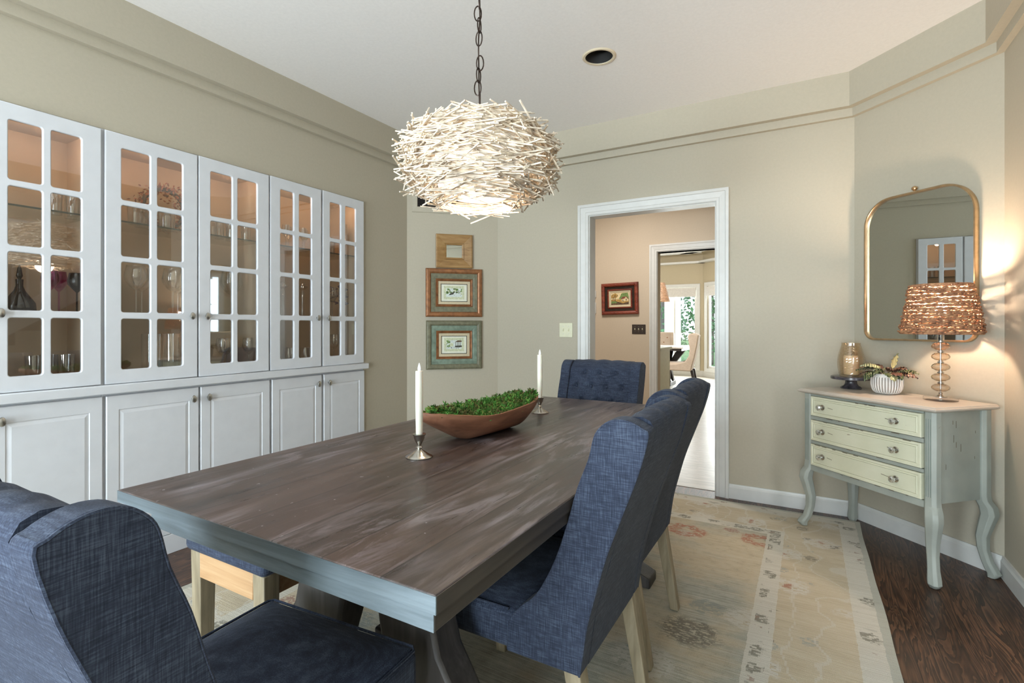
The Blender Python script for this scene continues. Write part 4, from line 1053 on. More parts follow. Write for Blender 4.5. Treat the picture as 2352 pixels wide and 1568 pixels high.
# air vent on the same wall
v_ = thing('air_vent', 'sage-painted wall air vent with dark slots, half hidden behind the twig pendant', 'vent', onwall(DL0, AL, 0.30, 0.0005, 2.140), AL)
b = B(); b.frame(-0.215, 0.028, 0.215, 0.150, [(0, 0.001), (0, 0.010), (0.004, 0.012), (0.042, 0.008), (0.046, 0.003), (0.046, 0)]); b.make('frame', M['wall'], v_)
B().box(-0.215, -0.002, 0.028, 0.215, 0, 0.150).make('duct', M['black'], v_)
b = B()
for k in range(12):
    z = 0.031+0.0102*k; b.loft([[(-0.215, -0.009, z), (-0.215, -0.0075, z-0.001), (-0.215, -0.0025, z+0.0035), (-0.215, -0.004, z+0.0045)], [(0.215, -0.009, z), (0.215, -0.0075, z-0.001), (0.215, -0.0025, z+0.0035), (0.215, -0.004, z+0.0045)]])
b.make('louvers', M['bronze'], v_, weld=False)

# switch plate on the back wall
def switch(name, label, x, z, w_, h, n, y, mat, tmat):
    s = thing(name, label, 'light switch', (x, y, z), 0)
    B().box(-w_/2, -0.006, -h/2, w_/2, 0, h/2).make('plate', mat, s, bevel=0.002)
    for k in range(n):
        cx = (k-(n-1)/2)*0.046
        B().loft([[(cx-0.005, -0.006, -0.012), (cx+0.005, -0.006, -0.012), (cx+0.005, -0.006, 0.012), (cx-0.005, -0.006, 0.012)], [(cx-0.004, -0.016, -0.004+0.006), (cx+0.004, -0.016, -0.004+0.006), (cx+0.004, -0.014, 0.011), (cx-0.004, -0.014, 0.011)]]).make('toggle', tmat, s)
        for zz in (-0.03, 0.03):
            q = B(); q.lathe([(0.003, 0), (0.003, 0.0012), (0.0005, 0.0015)], 8)
            for v in q.b.verts: v.co = (v.co.x, -v.co.z-0.0058, v.co.y)
            o = q.make('screw', M['nickel'], s); o.location = (cx, 0, zz)
    return s
switch('light_switch', 'ivory double switch plate on the sage wall beside the doorway', -1.682, 1.142, 0.114, 0.114, 2, YB-0.0005, M['ivory'], M['ivory'])

# recessed ceiling light
rl = thing('recessed_light', 'unlit recessed ceiling light with a black baffle', 'ceiling light', (-1.035, 2.79, CZ), 0)
B().lathe([(0.078, -0.001), (0.078, -0.006), (0.090, -0.007), (0.097, -0.0005)], 40, cap=False).make('trim_ring', M['brass'] if False else plain('tan_trim_ring', (212, 198, 172), 0.02, 10, rough=0.5), rl, smooth=True)
B().lathe([(0.0785, -0.005), (0.0785, 0.03), (0.070, 0.062), (0.0005, 0.064)], 40, cap=False).make('baffle', M['blackmatte'], rl, smooth=True)
# ------------------------------------------------------------------ mirror over the chest
mt0, mt1, mz0, mz1 = 0.104, 0.676, 1.095, 1.905
mr = thing('wall_mirror', 'arched-corner mirror in a thin brass frame above the painted chest', 'mirror', onwall(DR0, AR, (mt0+mt1)/2, 0.012, mz0), AR+rad(2))
hw, hh = (mt1-mt0)/2, mz1-mz0
def rr_(o): return rrect(-hw-o, -o, hw+o, hh+o, (0.055+o, 0.055+o, 0.155+o, 0.155+o), 12)
b = B(); b.loft([[(x, y, z) for x, z in rr_(o)] for o, y in ((-0.010, -0.006), (-0.010, -0.026), (-0.008, -0.029), (-0.002, -0.029), (0.0, -0.026), (0.0, 0.0))], True, False)
b.make('frame', M['brass'], mr, smooth=True)
b = B(); b.loft([[(x, -0.004, z) for x, z in rr_(-0.006)], [(x, -0.011, z) for x, z in rr_(-0.006)]]); b.make('mirror_glass', M['mirror'], mr)
b = B(); b.lathe([(0.004, 0), (0.004, 0.006), (0.010, 0.010), (0.015, 0.018), (0.013, 0.026), (0.005, 0.031), (0.0005, 0.032)], 16, (0, 0.0, 0)); kn = b.make('finial', M['brass'], mr, smooth=True)
kn.location = (-0.006, -0.016, hh-0.002)

# ------------------------------------------------------------------ painted chest of drawers
cc = thing('chest_of_drawers', 'small distressed blue-grey chest with three cream drawers and cabriole legs', 'chest', onwall(DR0, AR, 0.405, 0.0, 0), AR)
x0, x1 = -0.365, 0.365; yf, yb = -0.425, -0.06; zb, zt = 0.345, 0.786
# body with recessed drawer openings: side panels, posts, rails
for a_, c_ in ((x0+0.02, x0+0.035), (x1-0.035, x1-0.02)): B().box(a_, yf+0.05, zb+0.02, c_, yb, zt).make('side_panel', M['bluegrey'], cc)
B().box(x0+0.03, yb-0.015, zb+0.02, x1-0.03, yb, zt).make('back_panel', M['bluegrey'], cc)
DZs = [(0.664, 0.774), (0.523, 0.638), (0.380, 0.500)]
rails = [(0.776, zt), (0.641, 0.661), (0.503, 0.520), (zb, 0.377)]
for a, c in rails: B().box(x0+0.05, yf+0.004, a, x1-0.05, yf+0.03, c).make('rail', M['bluegrey'], cc)
B().box(x0+0.05, yf+0.0305, zb+0.02, x1-0.05, yf+0.034, zt).make('inner_panel', M['bluegrey'], cc)
def cabriole(name, sx, sy, x, y, front):
    """post with fluting above, S-curved leg below, square foot"""
    b = B(); loops = []
    base = 0.013 if (front and sx < 0) else 0.001
    for z, o, w_ in ((base, 0.024, 0.016), (base+0.018, 0.030, 0.024), (base+0.035, 0.024, 0.024), (0.075, 0.012, 0.021), (0.13, 0.002, 0.021), (0.19, 0.000, 0.024), (0.25, 0.010, 0.028), (0.295, 0.018, 0.031), (0.33, 0.014, 0.031), (0.36, 0.002, 0.028), (0.385, 0.0, 0.027), (zt, 0.0, 0.027)):
        cx, cy = x+sx*o, y+sy*o; k = 0.55
        loops.append([(cx+w_*a, cy+w_*c, z) for a, c in ((-1, -k), (-k, -1), (k, -1), (1, -k), (1, k), (k, 1), (-k, 1), (-1, k))])
    b.loft(loops); lg = b.make('leg', M['bluegrey'], cc, bevel=0.002)
    if front:
        f = B()
        for k in range(3):
            xx = x+(k-1)*0.0095; f.box(xx-0.0016, y-0.0273, 0.40, xx+0.0016, y-0.0262, 0.755)
        f.make('fluting', M['groove'] if False else plain('shaded_flute_paint', (122, 134, 128), 0.05, 30, rough=0.6), lg, weld=False)
cabriole('leg', -1, -1, x0+0.027, yf+0.027, True); cabriole('leg', 1, -1, x1-0.027, yf+0.027, True)
cabriole('leg', -1, 1, x0+0.027, yb-0.027, False); cabriole('leg', 1, 1, x1-0.027, yb-0.027, False)
dw = B()
def drawer(z0, z1):
    a, c = x0+0.0575, x1-0.0575; y = yf-0.006
    def r_(d, yy): return [(a+d, yy, z0+d), (c-d, yy, z0+d), (c-d, yy, z1-d), (a+d, yy, z1-d)]
    d = B().loft([r_(0, yf+0.029), r_(0, y+0.003), r_(0.002, y), r_(0.010, y), r_(0.013, y+0.004), r_(0.017, y+0.004), r_(0.020, y+0.0015), r_(0.023, y+0.0035), r_(0.025, y+0.0035)]).make('drawer', M['butter'], cc)
    g = B(); g.frame(a+0.0215, z0+0.0215, c-0.0215, z1-0.0215, [(0, -y-0.0030), (0.0015, -y-0.0012)]) ; g.make('glaze_line', M['groove'], d, weld=False)
    for xx in (a+0.078, c-0.118):
        q = B(); q.lathe([(0.012, 0), (0.012, 0.004), (0.006, 0.006), (0.006, 0.012), (0.012, 0.016), (0.0165, 0.024), (0.015, 0.032), (0.009, 0.036), (0.0005, 0.037)], 10)
        for v in q.b.verts: v.co = (v.co.x, -v.co.z, v.co.y)
        o = q.make('knob', M['knobglass'], d); o.location = (xx, y+0.0036, (z0+z1)/2)
        q = B(); q.lathe([(0.0155, 0), (0.0155, 0.003), (0.013, 0.0045), (0.007, 0.005)], 16)
        for v in q.b.verts: v.co = (v.co.x, -v.co.z, v.co.y)
        o = q.make('rosette', M['silver'], d, smooth=True); o.location = (xx, y+0.0034, (z0+z1)/2)
for a, c in DZs: drawer(a, c)
for z_, xl, xr_ in ((0.719, -0.195, 0.135), (0.581, -0.195, 0.145), (0.441, -0.200, 0.115)):
    for xx, L_ in ((xl, 0.032), (xr_, 0.036)):
        B().loft([[(xx, yf-0.0029, z_+0.002), (xx+L_, yf-0.0029, z_-0.002), (xx+L_, yf-0.0029, z_+0.0002), (xx, yf-0.0029, z_+0.0045)], [(xx, yf-0.0022, z_+0.002), (xx+L_, yf-0.0022, z_-0.002), (xx+L_, yf-0.0022, z_+0.0002), (xx, yf-0.0022, z_+0.0045)]]).make('scuff_mark', M['groove'], cc)
random.seed(3)
for k in range(26):
    z_ = random.choice([0.661, 0.774, 0.638, 0.523, 0.500, 0.380]); xx = random.uniform(x0+0.08, x1-0.12); L_ = random.uniform(.008, .04)
    B().box(xx, yf-0.0064, z_-0.0015, xx+L_, yf-0.0055, z_+0.0012).make('worn_edge', M['groove'], cc)
for k in range(8):
    z_ = random.uniform(0.42, 0.74); xx = random.choice([x1-0.0199]); yy = random.uniform(yf+0.07, yb-0.06); L_ = random.uniform(.012, .035)
    B().box(xx-0.0004, yy, z_, xx+0.0004, yy+0.0022, z_+L_).make('worn_edge', M['groove'], cc)
tz0, tz1 = zt+0.0005, 0.812
def tr(o, z): return [(x0-0.022+o, yf-0.022+o, z), (x1+0.022-o, yf-0.022+o, z), (x1+0.022-o, yb+0.010, z), (x0-0.022+o, yb+0.010, z)]
B().loft([tr(0.018, tz0), tr(0.010, tz0+0.003), tr(0.002, tz0+0.008), tr(0.0, tz0+0.012), tr(0.002, tz0+0.017), tr(0.007, tz0+0.019), tr(0.009, tz1-0.003), tr(0.013, tz1)]).make('top', M['chesttop'], cc)
CTZ = tz1
# ------------------------------------------------------------------ table lamp on the chest
lp = thing('table_lamp', 'lamp with stacked glass discs and a woven seagrass shade on the chest', 'table lamp', onwall(DR0, AR, 0.618, 0.172, CTZ), AR)
B().lathe([(0.066, 0), (0.068, 0.002), (0.068, 0.016), (0.066, 0.018), (0.0005, 0.018)], 40).make('base', M['acrylic'], lp, smooth=True)
B().lathe([(0.026, 0.0182), (0.026, 0.021), (0.018, 0.024), (0.010, 0.028), (0.008, 0.032), (0.011, 0.036), (0.007, 0.039)], 24).make('collar', M['chrome'], lp, smooth=True)
zc = 0.044; 
for k in range(5):
    nn = 16; c0 = zc+0.0195
    B().lathe([(0.010, -0.0195), (0.022, -0.017), (0.034, -0.009), (0.038, 0.0), (0.034, 0.009), (0.022, 0.017), (0.010, 0.0195)], nn, (0, 0, c0)).make('glass_disc', M['crystal'], lp)
    B().lathe([(0.008, 0.0196), (0.014, 0.021), (0.014, 0.0255), (0.009, 0.027), (0.009, 0.030)], 18, (0, 0, c0), cap=True).make('spacer', M['chrome'], lp, smooth=True)
    zc += 0.0505
B().tube([(0, 0, 0.03), (0, 0, zc+0.01)], 0.004, 8).make('rod', M['chrome'], lp, smooth=True)
B().lathe([(0.013, zc-0.002), (0.014, zc), (0.014, zc+0.045), (0.010, zc+0.047), (0.006, zc+0.07), (0.017, zc+0.075), (0.017, zc+0.125), (0.0005, zc+0.126)], 18).make('socket', M['chrome'], lp, smooth=True)
B().ball((0, 0, zc+0.152), 0.028, 14, 10, (1, 1, 1.15)).make('bulb', M['bulb'], lp, smooth=True)
random.seed(21)
S0, S1, R0_, R1_ = zc+0.040, zc+0.262, 0.158, 0.118
sb = B(); rows = 15
for k in range(rows):
    f = k/(rows-1); z = S0+(S1-S0)*f; r = R0_+(R1_-R0_)*f; segs = 90; ph0 = random.uniform(0, 6); tw_ = 14+k % 3
    for strand in (0, 1):
        pts = []; rad_ = []
        for q in range(segs):
            a = 2*pi*q/segs; t = a*tw_+ph0+pi*strand
            wob = 0.0016*sin(a*5+k)+0.001*random.uniform(-1, 1)
            pts.append(((r+0.0042*cos(t)+wob)*cos(a), (r+0.0042*cos(t)+wob)*sin(a), z+0.0042*sin(t)+0.0015*sin(a*3+k*2)))
            rad_.append(0.0047+0.0014*sin(a*9+k*3+strand)+random.uniform(-.0006, .0006))
        sb.tube(pts, rad_, 6, closed=True)
for k in range(150):
    f = random.random(); z = S0+(S1-S0)*f; r = R0_+(R1_-R0_)*f+0.007; a = random.uniform(0, 2*pi); L = random.uniform(.02, .05)
    pts = [((r+0.003*sin(pi*q/4))*cos(a+L/r*q/4), (r+0.003*sin(pi*q/4))*sin(a+L/r*q/4), z+random.uniform(-.001, .001)+0.004*q/4) for q in range(5)]
    sb.tube(pts, [0.0012, 0.0042, 0.005, 0.004, 0.001], 5)
shd = sb.make('lamp_shade', M['raffia'], lp, smooth=True, weld=False, fix=False)
B().tube([(R0_*cos(2*pi*q/48), R0_*sin(2*pi*q/48), S0-0.008) for q in range(48)], 0.004, 6, closed=True).make('rim_wire', M['raffia'], shd, smooth=True)
B().tube([(R1_*cos(2*pi*q/48), R1_*sin(2*pi*q/48), S1+0.007) for q in range(48)], 0.004, 6, closed=True).make('rim_wire', M['raffia'], shd, smooth=True)
b = B()
for q in range(3): a = 2*pi*q/3; b.tube([(0.012*cos(a), 0.012*sin(a), S1-0.01), (R1_*cos(a), R1_*sin(a), S1+0.004)], 0.002, 5)
b.make('spider', M['brass'], shd, weld=False)
point('table_lamp_glow', (0, 0, zc+0.20), 27, (1.0, 0.77, 0.58), 0.035, lp)
# ------------------------------------------------------------------ cake stand, jar, candle
cs = thing('cake_stand', 'low dark marble pedestal stand at the left end of the chest', 'pedestal stand', onwall(DR0, AR, 0.118, 0.160, CTZ))
B().lathe([(0.052, 0), (0.054, 0.004), (0.050, 0.010), (0.038, 0.016), (0.031, 0.028), (0.029, 0.044), (0.034, 0.052), (0.0005, 0.053)], 36).make('foot', M['marble'], cs, smooth=True)
B().lathe([(0.098, 0.0532), (0.103, 0.055), (0.103, 0.068), (0.100, 0.0705), (0.0005, 0.0705)], 48).make('plate', M['marble'], cs, smooth=True)
jr = B(); npf, nsd = 26, 44; loops = []
def jarr(u): return 0.046+0.0225*sin(pi*min(1, (u*0.86+0.16)))**1.1 if u < 0.93 else 0.046+0.0225*sin(pi*min(1, (0.93*0.86+0.16)))**1.1
for i in range(npf+1):
    u = i/npf; r = jarr(u)
    loops.append([((r+0.0014*sin(nsd/2*2*pi*k/nsd*0.5+ (i % 2)*pi)*(1 if 0.04 < u < 0.9 else 0))*cos(2*pi*k/nsd), (r+0.0014*sin(nsd/2*2*pi*k/nsd*0.5+(i % 2)*pi)*(1 if 0.04 < u < 0.9 else 0))*sin(2*pi*k/nsd), 0.195*u) for k in range(nsd)])
for u, r_ in ((0.98, -0.004), (0.5, -0.005), (0.05, -0.005)):
    loops.append([((jarr(u)+r_)*cos(2*pi*k/nsd), (jarr(u)+r_)*sin(2*pi*k/nsd), 0.195*u) for k in range(nsd)])
jr.loft(loops)
jl = onwall(DR0, AR, 0.118, 0.160, CTZ+0.071)
jar = thing('candle_jar', 'amber diamond-textured glass jar standing on the marble pedestal', 'jar', jl)
jr.make('jar_body', M['amber'], jar, smooth=False)
pc = thing('pillar_candle', 'cream pillar candle inside the amber glass jar', 'candle', (jl[0], jl[1], jl[2]+0.0105))
B().lathe([(0.037, 0), (0.038, 0.003), (0.038, 0.106), (0.034, 0.110), (0.020, 0.106), (0.0005, 0.105)], 28).make('wax', M['wax'], pc, smooth=True)
B().tube([(0, 0, 0.104), (0.001, 0, 0.116)], 0.0012, 5).make('wick', M['black'], pc)
# ------------------------------------------------------------------ potted plant
pp = thing('potted_plant', 'prayer plant with striped leaves in a white ribbed pot on the chest', 'potted plant', onwall(DR0, AR, 0.355, 0.185, CTZ))
b = B(); nr = 33; NN = nr*4; loops = []
for r, z, rb in ((0.040, 0.0, 0), (0.052, 0.003, 0.6), (0.062, 0.012, 1), (0.070, 0.030, 1), (0.0735, 0.050, 1), (0.0735, 0.075, 1), (0.072, 0.090, 1), (0.071, 0.093, 0), (0.070, 0.108, 0), (0.066, 0.109, 0), (0.066, 0.085, 0), (0.0005, 0.085, 0)):
    loops.append([((r+rb*(0.0 if k % 4 in (0, 1) else -0.0026))*cos(2*pi*k/NN), (r+rb*(0.0 if k % 4 in (0, 1) else -0.0026))*sin(2*pi*k/NN), z) for k in range(NN)])
b.loft(loops); pot = b.make('pot', plain('white_glazed_pot', (228, 224, 218), 0.02, 20, rough=0.5), pp)
b = B()
for q in range(nr):
    lp_ = []
    for r, z in ((0.0595, 0.012), (0.0675, 0.030), (0.071, 0.050), (0.071, 0.075), (0.0695, 0.090)):
        a0, a1 = 2*pi*(4*q+1.9)/NN, 2*pi*(4*q+3.1)/NN; r += 0.0004
        lp_.append([(r*cos(a0), r*sin(a0), z), (r*cos(a1), r*sin(a1), z)])
    b.loft(lp_, closed=False, cap=False)
b.make('groove_glaze', M['grey_groove'], pot, weld=False, fix=False)
B().lathe([(0.0655, 0.088), (0.0005, 0.092)], 24, cap=True).make('soil', M['soil'], pp)
random.seed(31)
def leaf(az, el, L, Wd, base_h, mat, droop=0.6, roll=0.0, stem=0.05):
    b = B(); n1, n2 = 9, 6; rows_ = []
    st0 = Vector((0.015*cos(az), 0.015*sin(az), 0.088)); stem_dir = Vector((cos(az)*cos(el), sin(az)*cos(el), sin(el)))
    p0 = st0+Vector((stem*cos(az), stem*sin(az), base_h)); side = Vector((-sin(az), cos(az), 0))
    cur = p0.copy(); e = el
    for i in range(n1+1):
        u = i/n1; d = Vector((cos(az)*cos(e), sin(az)*cos(e), sin(e))); nrm = side.cross(d).normalized()
        sd = (side*cos(roll)+nrm*sin(roll)).normalized(); nn_ = sd.cross(d).normalized()
        wv = Wd*(sin(pi*min(1, u**0.8*0.97+0.03))**0.8)
        row = []
        for k in range(n2+1):
            v = -1+2*k/n2
            row.append(cur+sd*(wv*v)+nn_*(-0.006*(1-abs(v))+0.0035*sin(u*26)*abs(v)))
        rows_.append(row); cur = cur+d*(L/n1); e -= droop/n1
    b.loft(rows_, closed=False, cap=False)
    b.tube([st0, (st0+p0)/2+Vector((0, 0, 0.006)), p0], 0.0016, 5)
    return b.make('leaf', mat, pp, smooth=True, weld=False, fix=False)
LD_ = M['leafdark']; LP_ = M['leafpale']; LR_ = M['leafred']
for k in range(15): leaf(2*pi*k/15+random.uniform(-.15, .15), random.uniform(-0.05, 0.5), random.uniform(.055, .085), random.uniform(.018, .026), random.uniform(.018, .04), (LD_, LD_, LR_, LD_, LP_)[k % 5], random.uniform(.5, 1.3), random.uniform(-.5, .5), random.uniform(.025, .05))
for k in range(7): leaf(2*pi*k/7+0.3, random.uniform(0.5, 0.9), random.uniform(.05, .07), .018, random.uniform(.03, .045), (LR_, LD_, LR_)[k % 3], 1.2, random.uniform(-.8, .8), 0.02)
leaf(rad(20), 1.35, .085, .030, 0.05, LP_, 0.3, 0.9, 0.012)          # tall pale leaf standing up
leaf(rad(200), 0.45, .10, .020, 0.052, LP_, 0.9, 0.5, 0.02)
leaf(rad(-80), -0.35, .065, .024, 0.024, LP_, 0.6, 0.2, 0.045)
leaf(rad(215), -0.2, .085, .026, 0.03, LD_, 1.1, 0.2, 0.05)
leaf(rad(10), 0.1, .085, .022, 0.03, LP_, 0.5, 0.3, 0.045)
leaf(rad(-20), 0.0, .08, .022, 0.026, LR_, 0.7, -0.4, 0.045)

# ------------------------------------------------------------------ passage beyond the doorway
YH = 6.165
hx0, hx1, hz1 = -1.552, 0.2, 2.052
wallslab('wall_passage', (-3.6, YH), (2.0, YH), 0, CZ, M['hallwall'], [(hx0+3.6, hx1+3.6, -0.01, hz1)], 0.13)
struct(B().box(-3.7, YB+0.115, 0, -3.6, YH, CZ).make('wall_passage_left', M['hallwall']))
struct(B().box(1.2, YB+0.115, 0, 1.3, YH, CZ).make('wall_passage_right', M['hallwall']))
struct(B().box(-3.6, YB+0.1155, 0, -2.35, YB+0.14, CZ).make('wall_passage_front', M['hallwall']))
struct(B().box(-3.7, YB+0.1, CZ, 1.3, YH+0.13, CZ+0.08).make('ceiling_passage', M['ceiling']))
struct(B().box(-3.7, 3.93, -0.06, 1.3, 13.6, 0.0).make('floor_passage', M['hallfloor']))
struct(B().box(-3.7, 3.88, -0.06, 1.3, 3.93, 0.002).make('trim_3', M['hallfloor']))
doorway('door_3', hx0, hx1, hz1, YH-0.0005, 0.135, M['trim'])
switch('light_switch', 'dark bronze triple switch plate on the tan passage wall', -1.778, 1.133, 0.166, 0.116, 3, YH-0.0005, M['darkplate'], M['ivory'])
# painting of a cottage in a carved red wood frame
pw, ph = 0.470, 0.395
p = thing('framed_painting', 'small cottage painting in a carved red-brown frame on the passage wall', 'picture', (-2.008, YH-0.001, 1.312), 0)
p.rotation_euler = (0, rad(-1.2), 0)
B().box(-pw/2+0.01, -0.006, 0.01, pw/2-0.01, 0, ph-0.01).make('backing', M['brown'] if 'brown' in M else A_['brown'], p)
q = pw/2-0.045
sweep(p, 'outer_frame', M['redwood'], q, (0.045, ph-0.045), [(0, 0.010), (0, 0.030), (0.008, 0.036), (0.020, 0.040), (0.034, 0.038), (0.042, 0.028), (0.045, 0.0)])
b = B()
for k in range(9):
    for zz in (0.022, ph-0.022): b.ball((-pw/2+0.04+(pw-0.08)*k/8, -0.038, zz), 0.009, 8, 5, (1.5, 0.5, 0.8))
for k in range(7):
    for xx in (-pw/2+0.022, pw/2-0.022): b.ball((xx, -0.038, 0.04+(ph-0.08)*k/6), 0.009, 8, 5, (0.8, 0.5, 1.5))
b.make('carving', M['redwood'], p, smooth=True, weld=False)
sweep(p, 'dark_panel', M['bronze'], q-0.032, (0.077, ph-0.077), [(0, 0.008), (0, 0.016), (0.030, 0.018), (0.032, 0.010)])
sweep(p, 'inner_frame', M['redwood'], q-0.052, (0.097, ph-0.097), [(0, 0.010), (0, 0.020), (0.008, 0.026), (0.016, 0.022), (0.020, 0.012)])
sweep(p, 'liner', M['linen'], q-0.078, (0.123, ph-0.123), [(0, 0.008), (0, 0.010), (0.026, 0.018), (0.026, 0.010)])
cw, c0, c1 = q-0.078, 0.123, ph-0.123
cv = B().box(-cw, -0.0085, c0, cw, -0.006, c1).make('canvas', A_['ochre'], p)
def pl(mat, pts, l): return poly(cv, mat, [(x*cw, c0+(c1-c0)*z) for x, z in pts], -0.0086-0.0001*l)
pl(A_['cream'], [(-1, .45), (1, .45), (1, 1), (-1, 1)], 1); pl(A_['brown'], [(-1, 0), (1, 0), (1, .22), (.3, .12), (-.4, .3), (-1, .2)], 2)
pl(A_['green'], [(-.1, .5), (.2, .95), (.9, .98), (1, .6), (1, .42), (.3, .42)], 3); pl(A_['ochre'], [(-1, .8), (-.5, .98), (-.2, .8), (-.35, .6), (-1, .55)], 3)
pl(A_['cream'], [(.2, .28), (.95, .3), (.95, .5), (.72, .66), (.45, .5), (.2, .46)], 4); pl(A_['red'], [(.08, .46), (.3, .64), (.74, .68), (.5, .48)], 5); pl(A_['red'], [(.74, .7), (1, .46), (.93, .44), (.7, .62)], 5)
pl(A_['dark'], [(.3, .3), (.38, .3), (.38, .42), (.3, .42)], 6); pl(A_['dark'], [(.66, .34), (.76, .34), (.76, .48), (.66, .48)], 6)
for tx in (-.78, -.62, -.5): pl(A_['brown'], [(tx-.03, .2), (tx+.03, .2), (tx+.015, .9), (tx-.015, .9)], 6)
pl(A_['brown'], [(-.78, .55), (-.55, .78), (-.53, .75), (-.77, .5)], 7); pl(A_['green'], [(-1, .12), (-.3, .16), (-.5, .3), (-.95, .32)], 7)
# two small white wall controls half hidden by the door jamb
for z, h, lab in ((1.575, 0.085, 'upper small white wall control peeking past the left door jamb'), (1.40, 0.14, 'lower tall white wall control peeking past the left door jamb')):
    t = thing('wall_control', lab, 'wall control', (-2.355, YH-0.0005, z), 0)
    B().box(-0.05, -0.022, -h/2, 0.032, 0, h/2).make('housing', M['trim'], t, bevel=0.003)
    B().box(-0.03, -0.0235, -h/4, 0.01, -0.0225, h/4).make('display', M['darkplate'], t)

# ------------------------------------------------------------------ breakfast room beyond
YN = 12.47
def bay(p, q, name, holes): return wallslab(name, p, q, 0, 2.92, M['nookwall'], holes, 0.1)
NA, NB = (-4.6, YN), (-2.10, YN); NC = (NB[0]+2.4*s2, YN-2.4*s2)
W1 = (-3.24, -2.235, 0.20, 2.075)
bay(NA, NB, 'wall_breakfast_back', [(W1[0]-NA[0], W1[1]-NA[0], W1[2], W1[3])])
W2 = (0.165, 1.15, 0.20, 2.075)
bay(NB, NC, 'wall_breakfast_bay', [W2])
struct(B().box(-4.7, YH+0.13, 0, -4.6, YN, 2.92).make('wall_breakfast_left', M['nookwall']))
struct(B().box(NC[0], YH+0.13, 0, NC[0]+0.1, NC[1], 2.92).make('wall_breakfast_right', M['nookwall']))
struct(B().box(-4.7, YH+0.13, 2.92, 1.3, YN+0.1, 3.0).make('ceiling_breakfast', M['ceiling']))
# stepped white tray-ceiling mouldings
cr = B(); cr.box(-4.6, YN-0.32, 2.60, -1.9, YN-0.02, 2.64); 
def strip(p, q, d0, d1, z0, z1, b):
    p, q = Vector(p), Vector(q); a = (q-p).normalized(); nrm = Vector((a.y, -a.x))
    P = [p+nrm*d0, q+nrm*d0, q+nrm*d1, p+nrm*d1]; b.loft([[(v.x, v.y, z0) for v in P], [(v.x, v.y, z1) for v in P]])
cr = B(); strip(NA, (NB[0]+0.05, NB[1]), 0.0, 0.16, 2.615, 2.66, cr); strip(NB, NC, 0.0, 0.16, 2.615, 2.66, cr)
struct(cr.make('trim_4', M['trim'], weld=False))
cr = B(); strip(NA, (NB[0]+0.05, NB[1]), 0.40, 0.62, 2.80, 2.86, cr); strip(NB, NC, 0.40, 0.62, 2.80, 2.86, cr)
struct(cr.make('trim_5', M['trim'], weld=False))
baseboard('baseboard_breakfast', NA, NB, 0.13, m1=0.5); baseboard('baseboard_breakfast.001', NB, NC, 0.13)
w3 = window('window_3', W1[0], W1[1], W1[2], W1[3], (0, YN, 0), 0, 2, 1, casing=0.075)
w4 = window('window_4', W2[0], W2[1], W2[2], W2[3], (NB[0], NB[1], 0), rad(-45), 1, 1, casing=0.09)
def roman(label, loc, rz, w_, z0, z1):
    r = thing('roman_shade', label, 'window shade', loc, rz, 'grey roman shades')
    B().box(0, -0.045, z1-0.05, w_, -0.012, z1).make('headrail', M['shade_cloth'], r, bevel=0.003)
    b = B()
    for k in range(3): b.box(0.005, -0.038+0.006*k, z0+0.03*k, w_-0.005, -0.030+0.006*k, z1-0.05)
    b.make('cloth', M['shade_cloth'], r, weld=False)
    B().tube([(w_-0.28, -0.05, z1-0.06), (w_-0.28, -0.05, z0-0.28)], 0.002, 4).make('cord', M['shade_cloth'], r)
    return r
roman('grey roman shade across the top of the double breakfast window', (W1[0]+0.01, YN, 0), 0, W1[1]-W1[0]-0.02, 1.85, 2.06)
roman('grey roman shade across the top of the angled bay window', (NB[0]+0.175*s2, NB[1]-0.175*s2, 0), rad(-45), 0.96, 1.85, 2.06)
# breakfast table
bt = thing('breakfast_table', 'pale-topped dark trestle table in the breakfast room beyond the doorways', 'table', (-2.83, 10.3, 0))
B().box(-1.0, -0.5, 0.745, 0.83, 0.5, 0.775).make('tabletop', plain('pale_table_top', (206, 200, 192), 0.03, 10, rough=0.25), bt, bevel=0.005)
B().box(-0.98, -0.48, 0.70, 0.80, 0.48, 0.744).make('apron', M['darktable'], bt)
for sx in (-0.55, 0.45):
    b = B(); b.box(sx-0.07, -0.36, 0.0, sx+0.07, 0.36, 0.07); b.make('foot', M['darktable'], bt, bevel=0.005)
    for sg in (-1, 1):
        b = B(); b.loft([[(sx-0.05+0.16*0, -0.05+sg*0.28, 0.07), (sx+0.05, -0.05+sg*0.28, 0.07), (sx+0.05, 0.05+sg*0.28, 0.07), (sx-0.05, 0.05+sg*0.28, 0.07)],
                         [(sx-0.05, -0.05-sg*0.28, 0.70), (sx+0.05, -0.05-sg*0.28, 0.70), (sx+0.05, 0.05-sg*0.28, 0.70), (sx-0.05, 0.05-sg*0.28, 0.70)]]); b.make('leg', M['darktable'], bt)
b = B(); b.loft([[(0.02, -0.04, 0.70), (0.16, -0.04, 0.70), (0.16, 0.04, 0.70), (0.02, 0.04, 0.70)], [(0.42, -0.04, 0.07), (0.52, -0.04, 0.07), (0.52, 0.04, 0.07), (0.42, 0.04, 0.07)]]); b.make('brace', M['darktable'], bt)
b = B(); b.loft([[(0.62, -0.04, 0.70), (0.78, -0.04, 0.70), (0.78, 0.04, 0.70), (0.62, 0.04, 0.70)], [(0.38, -0.04, 0.30), (0.48, -0.04, 0.30), (0.48, 0.04, 0.30), (0.38, 0.04, 0.30)]]); b.make('brace', M['darktable'], bt)
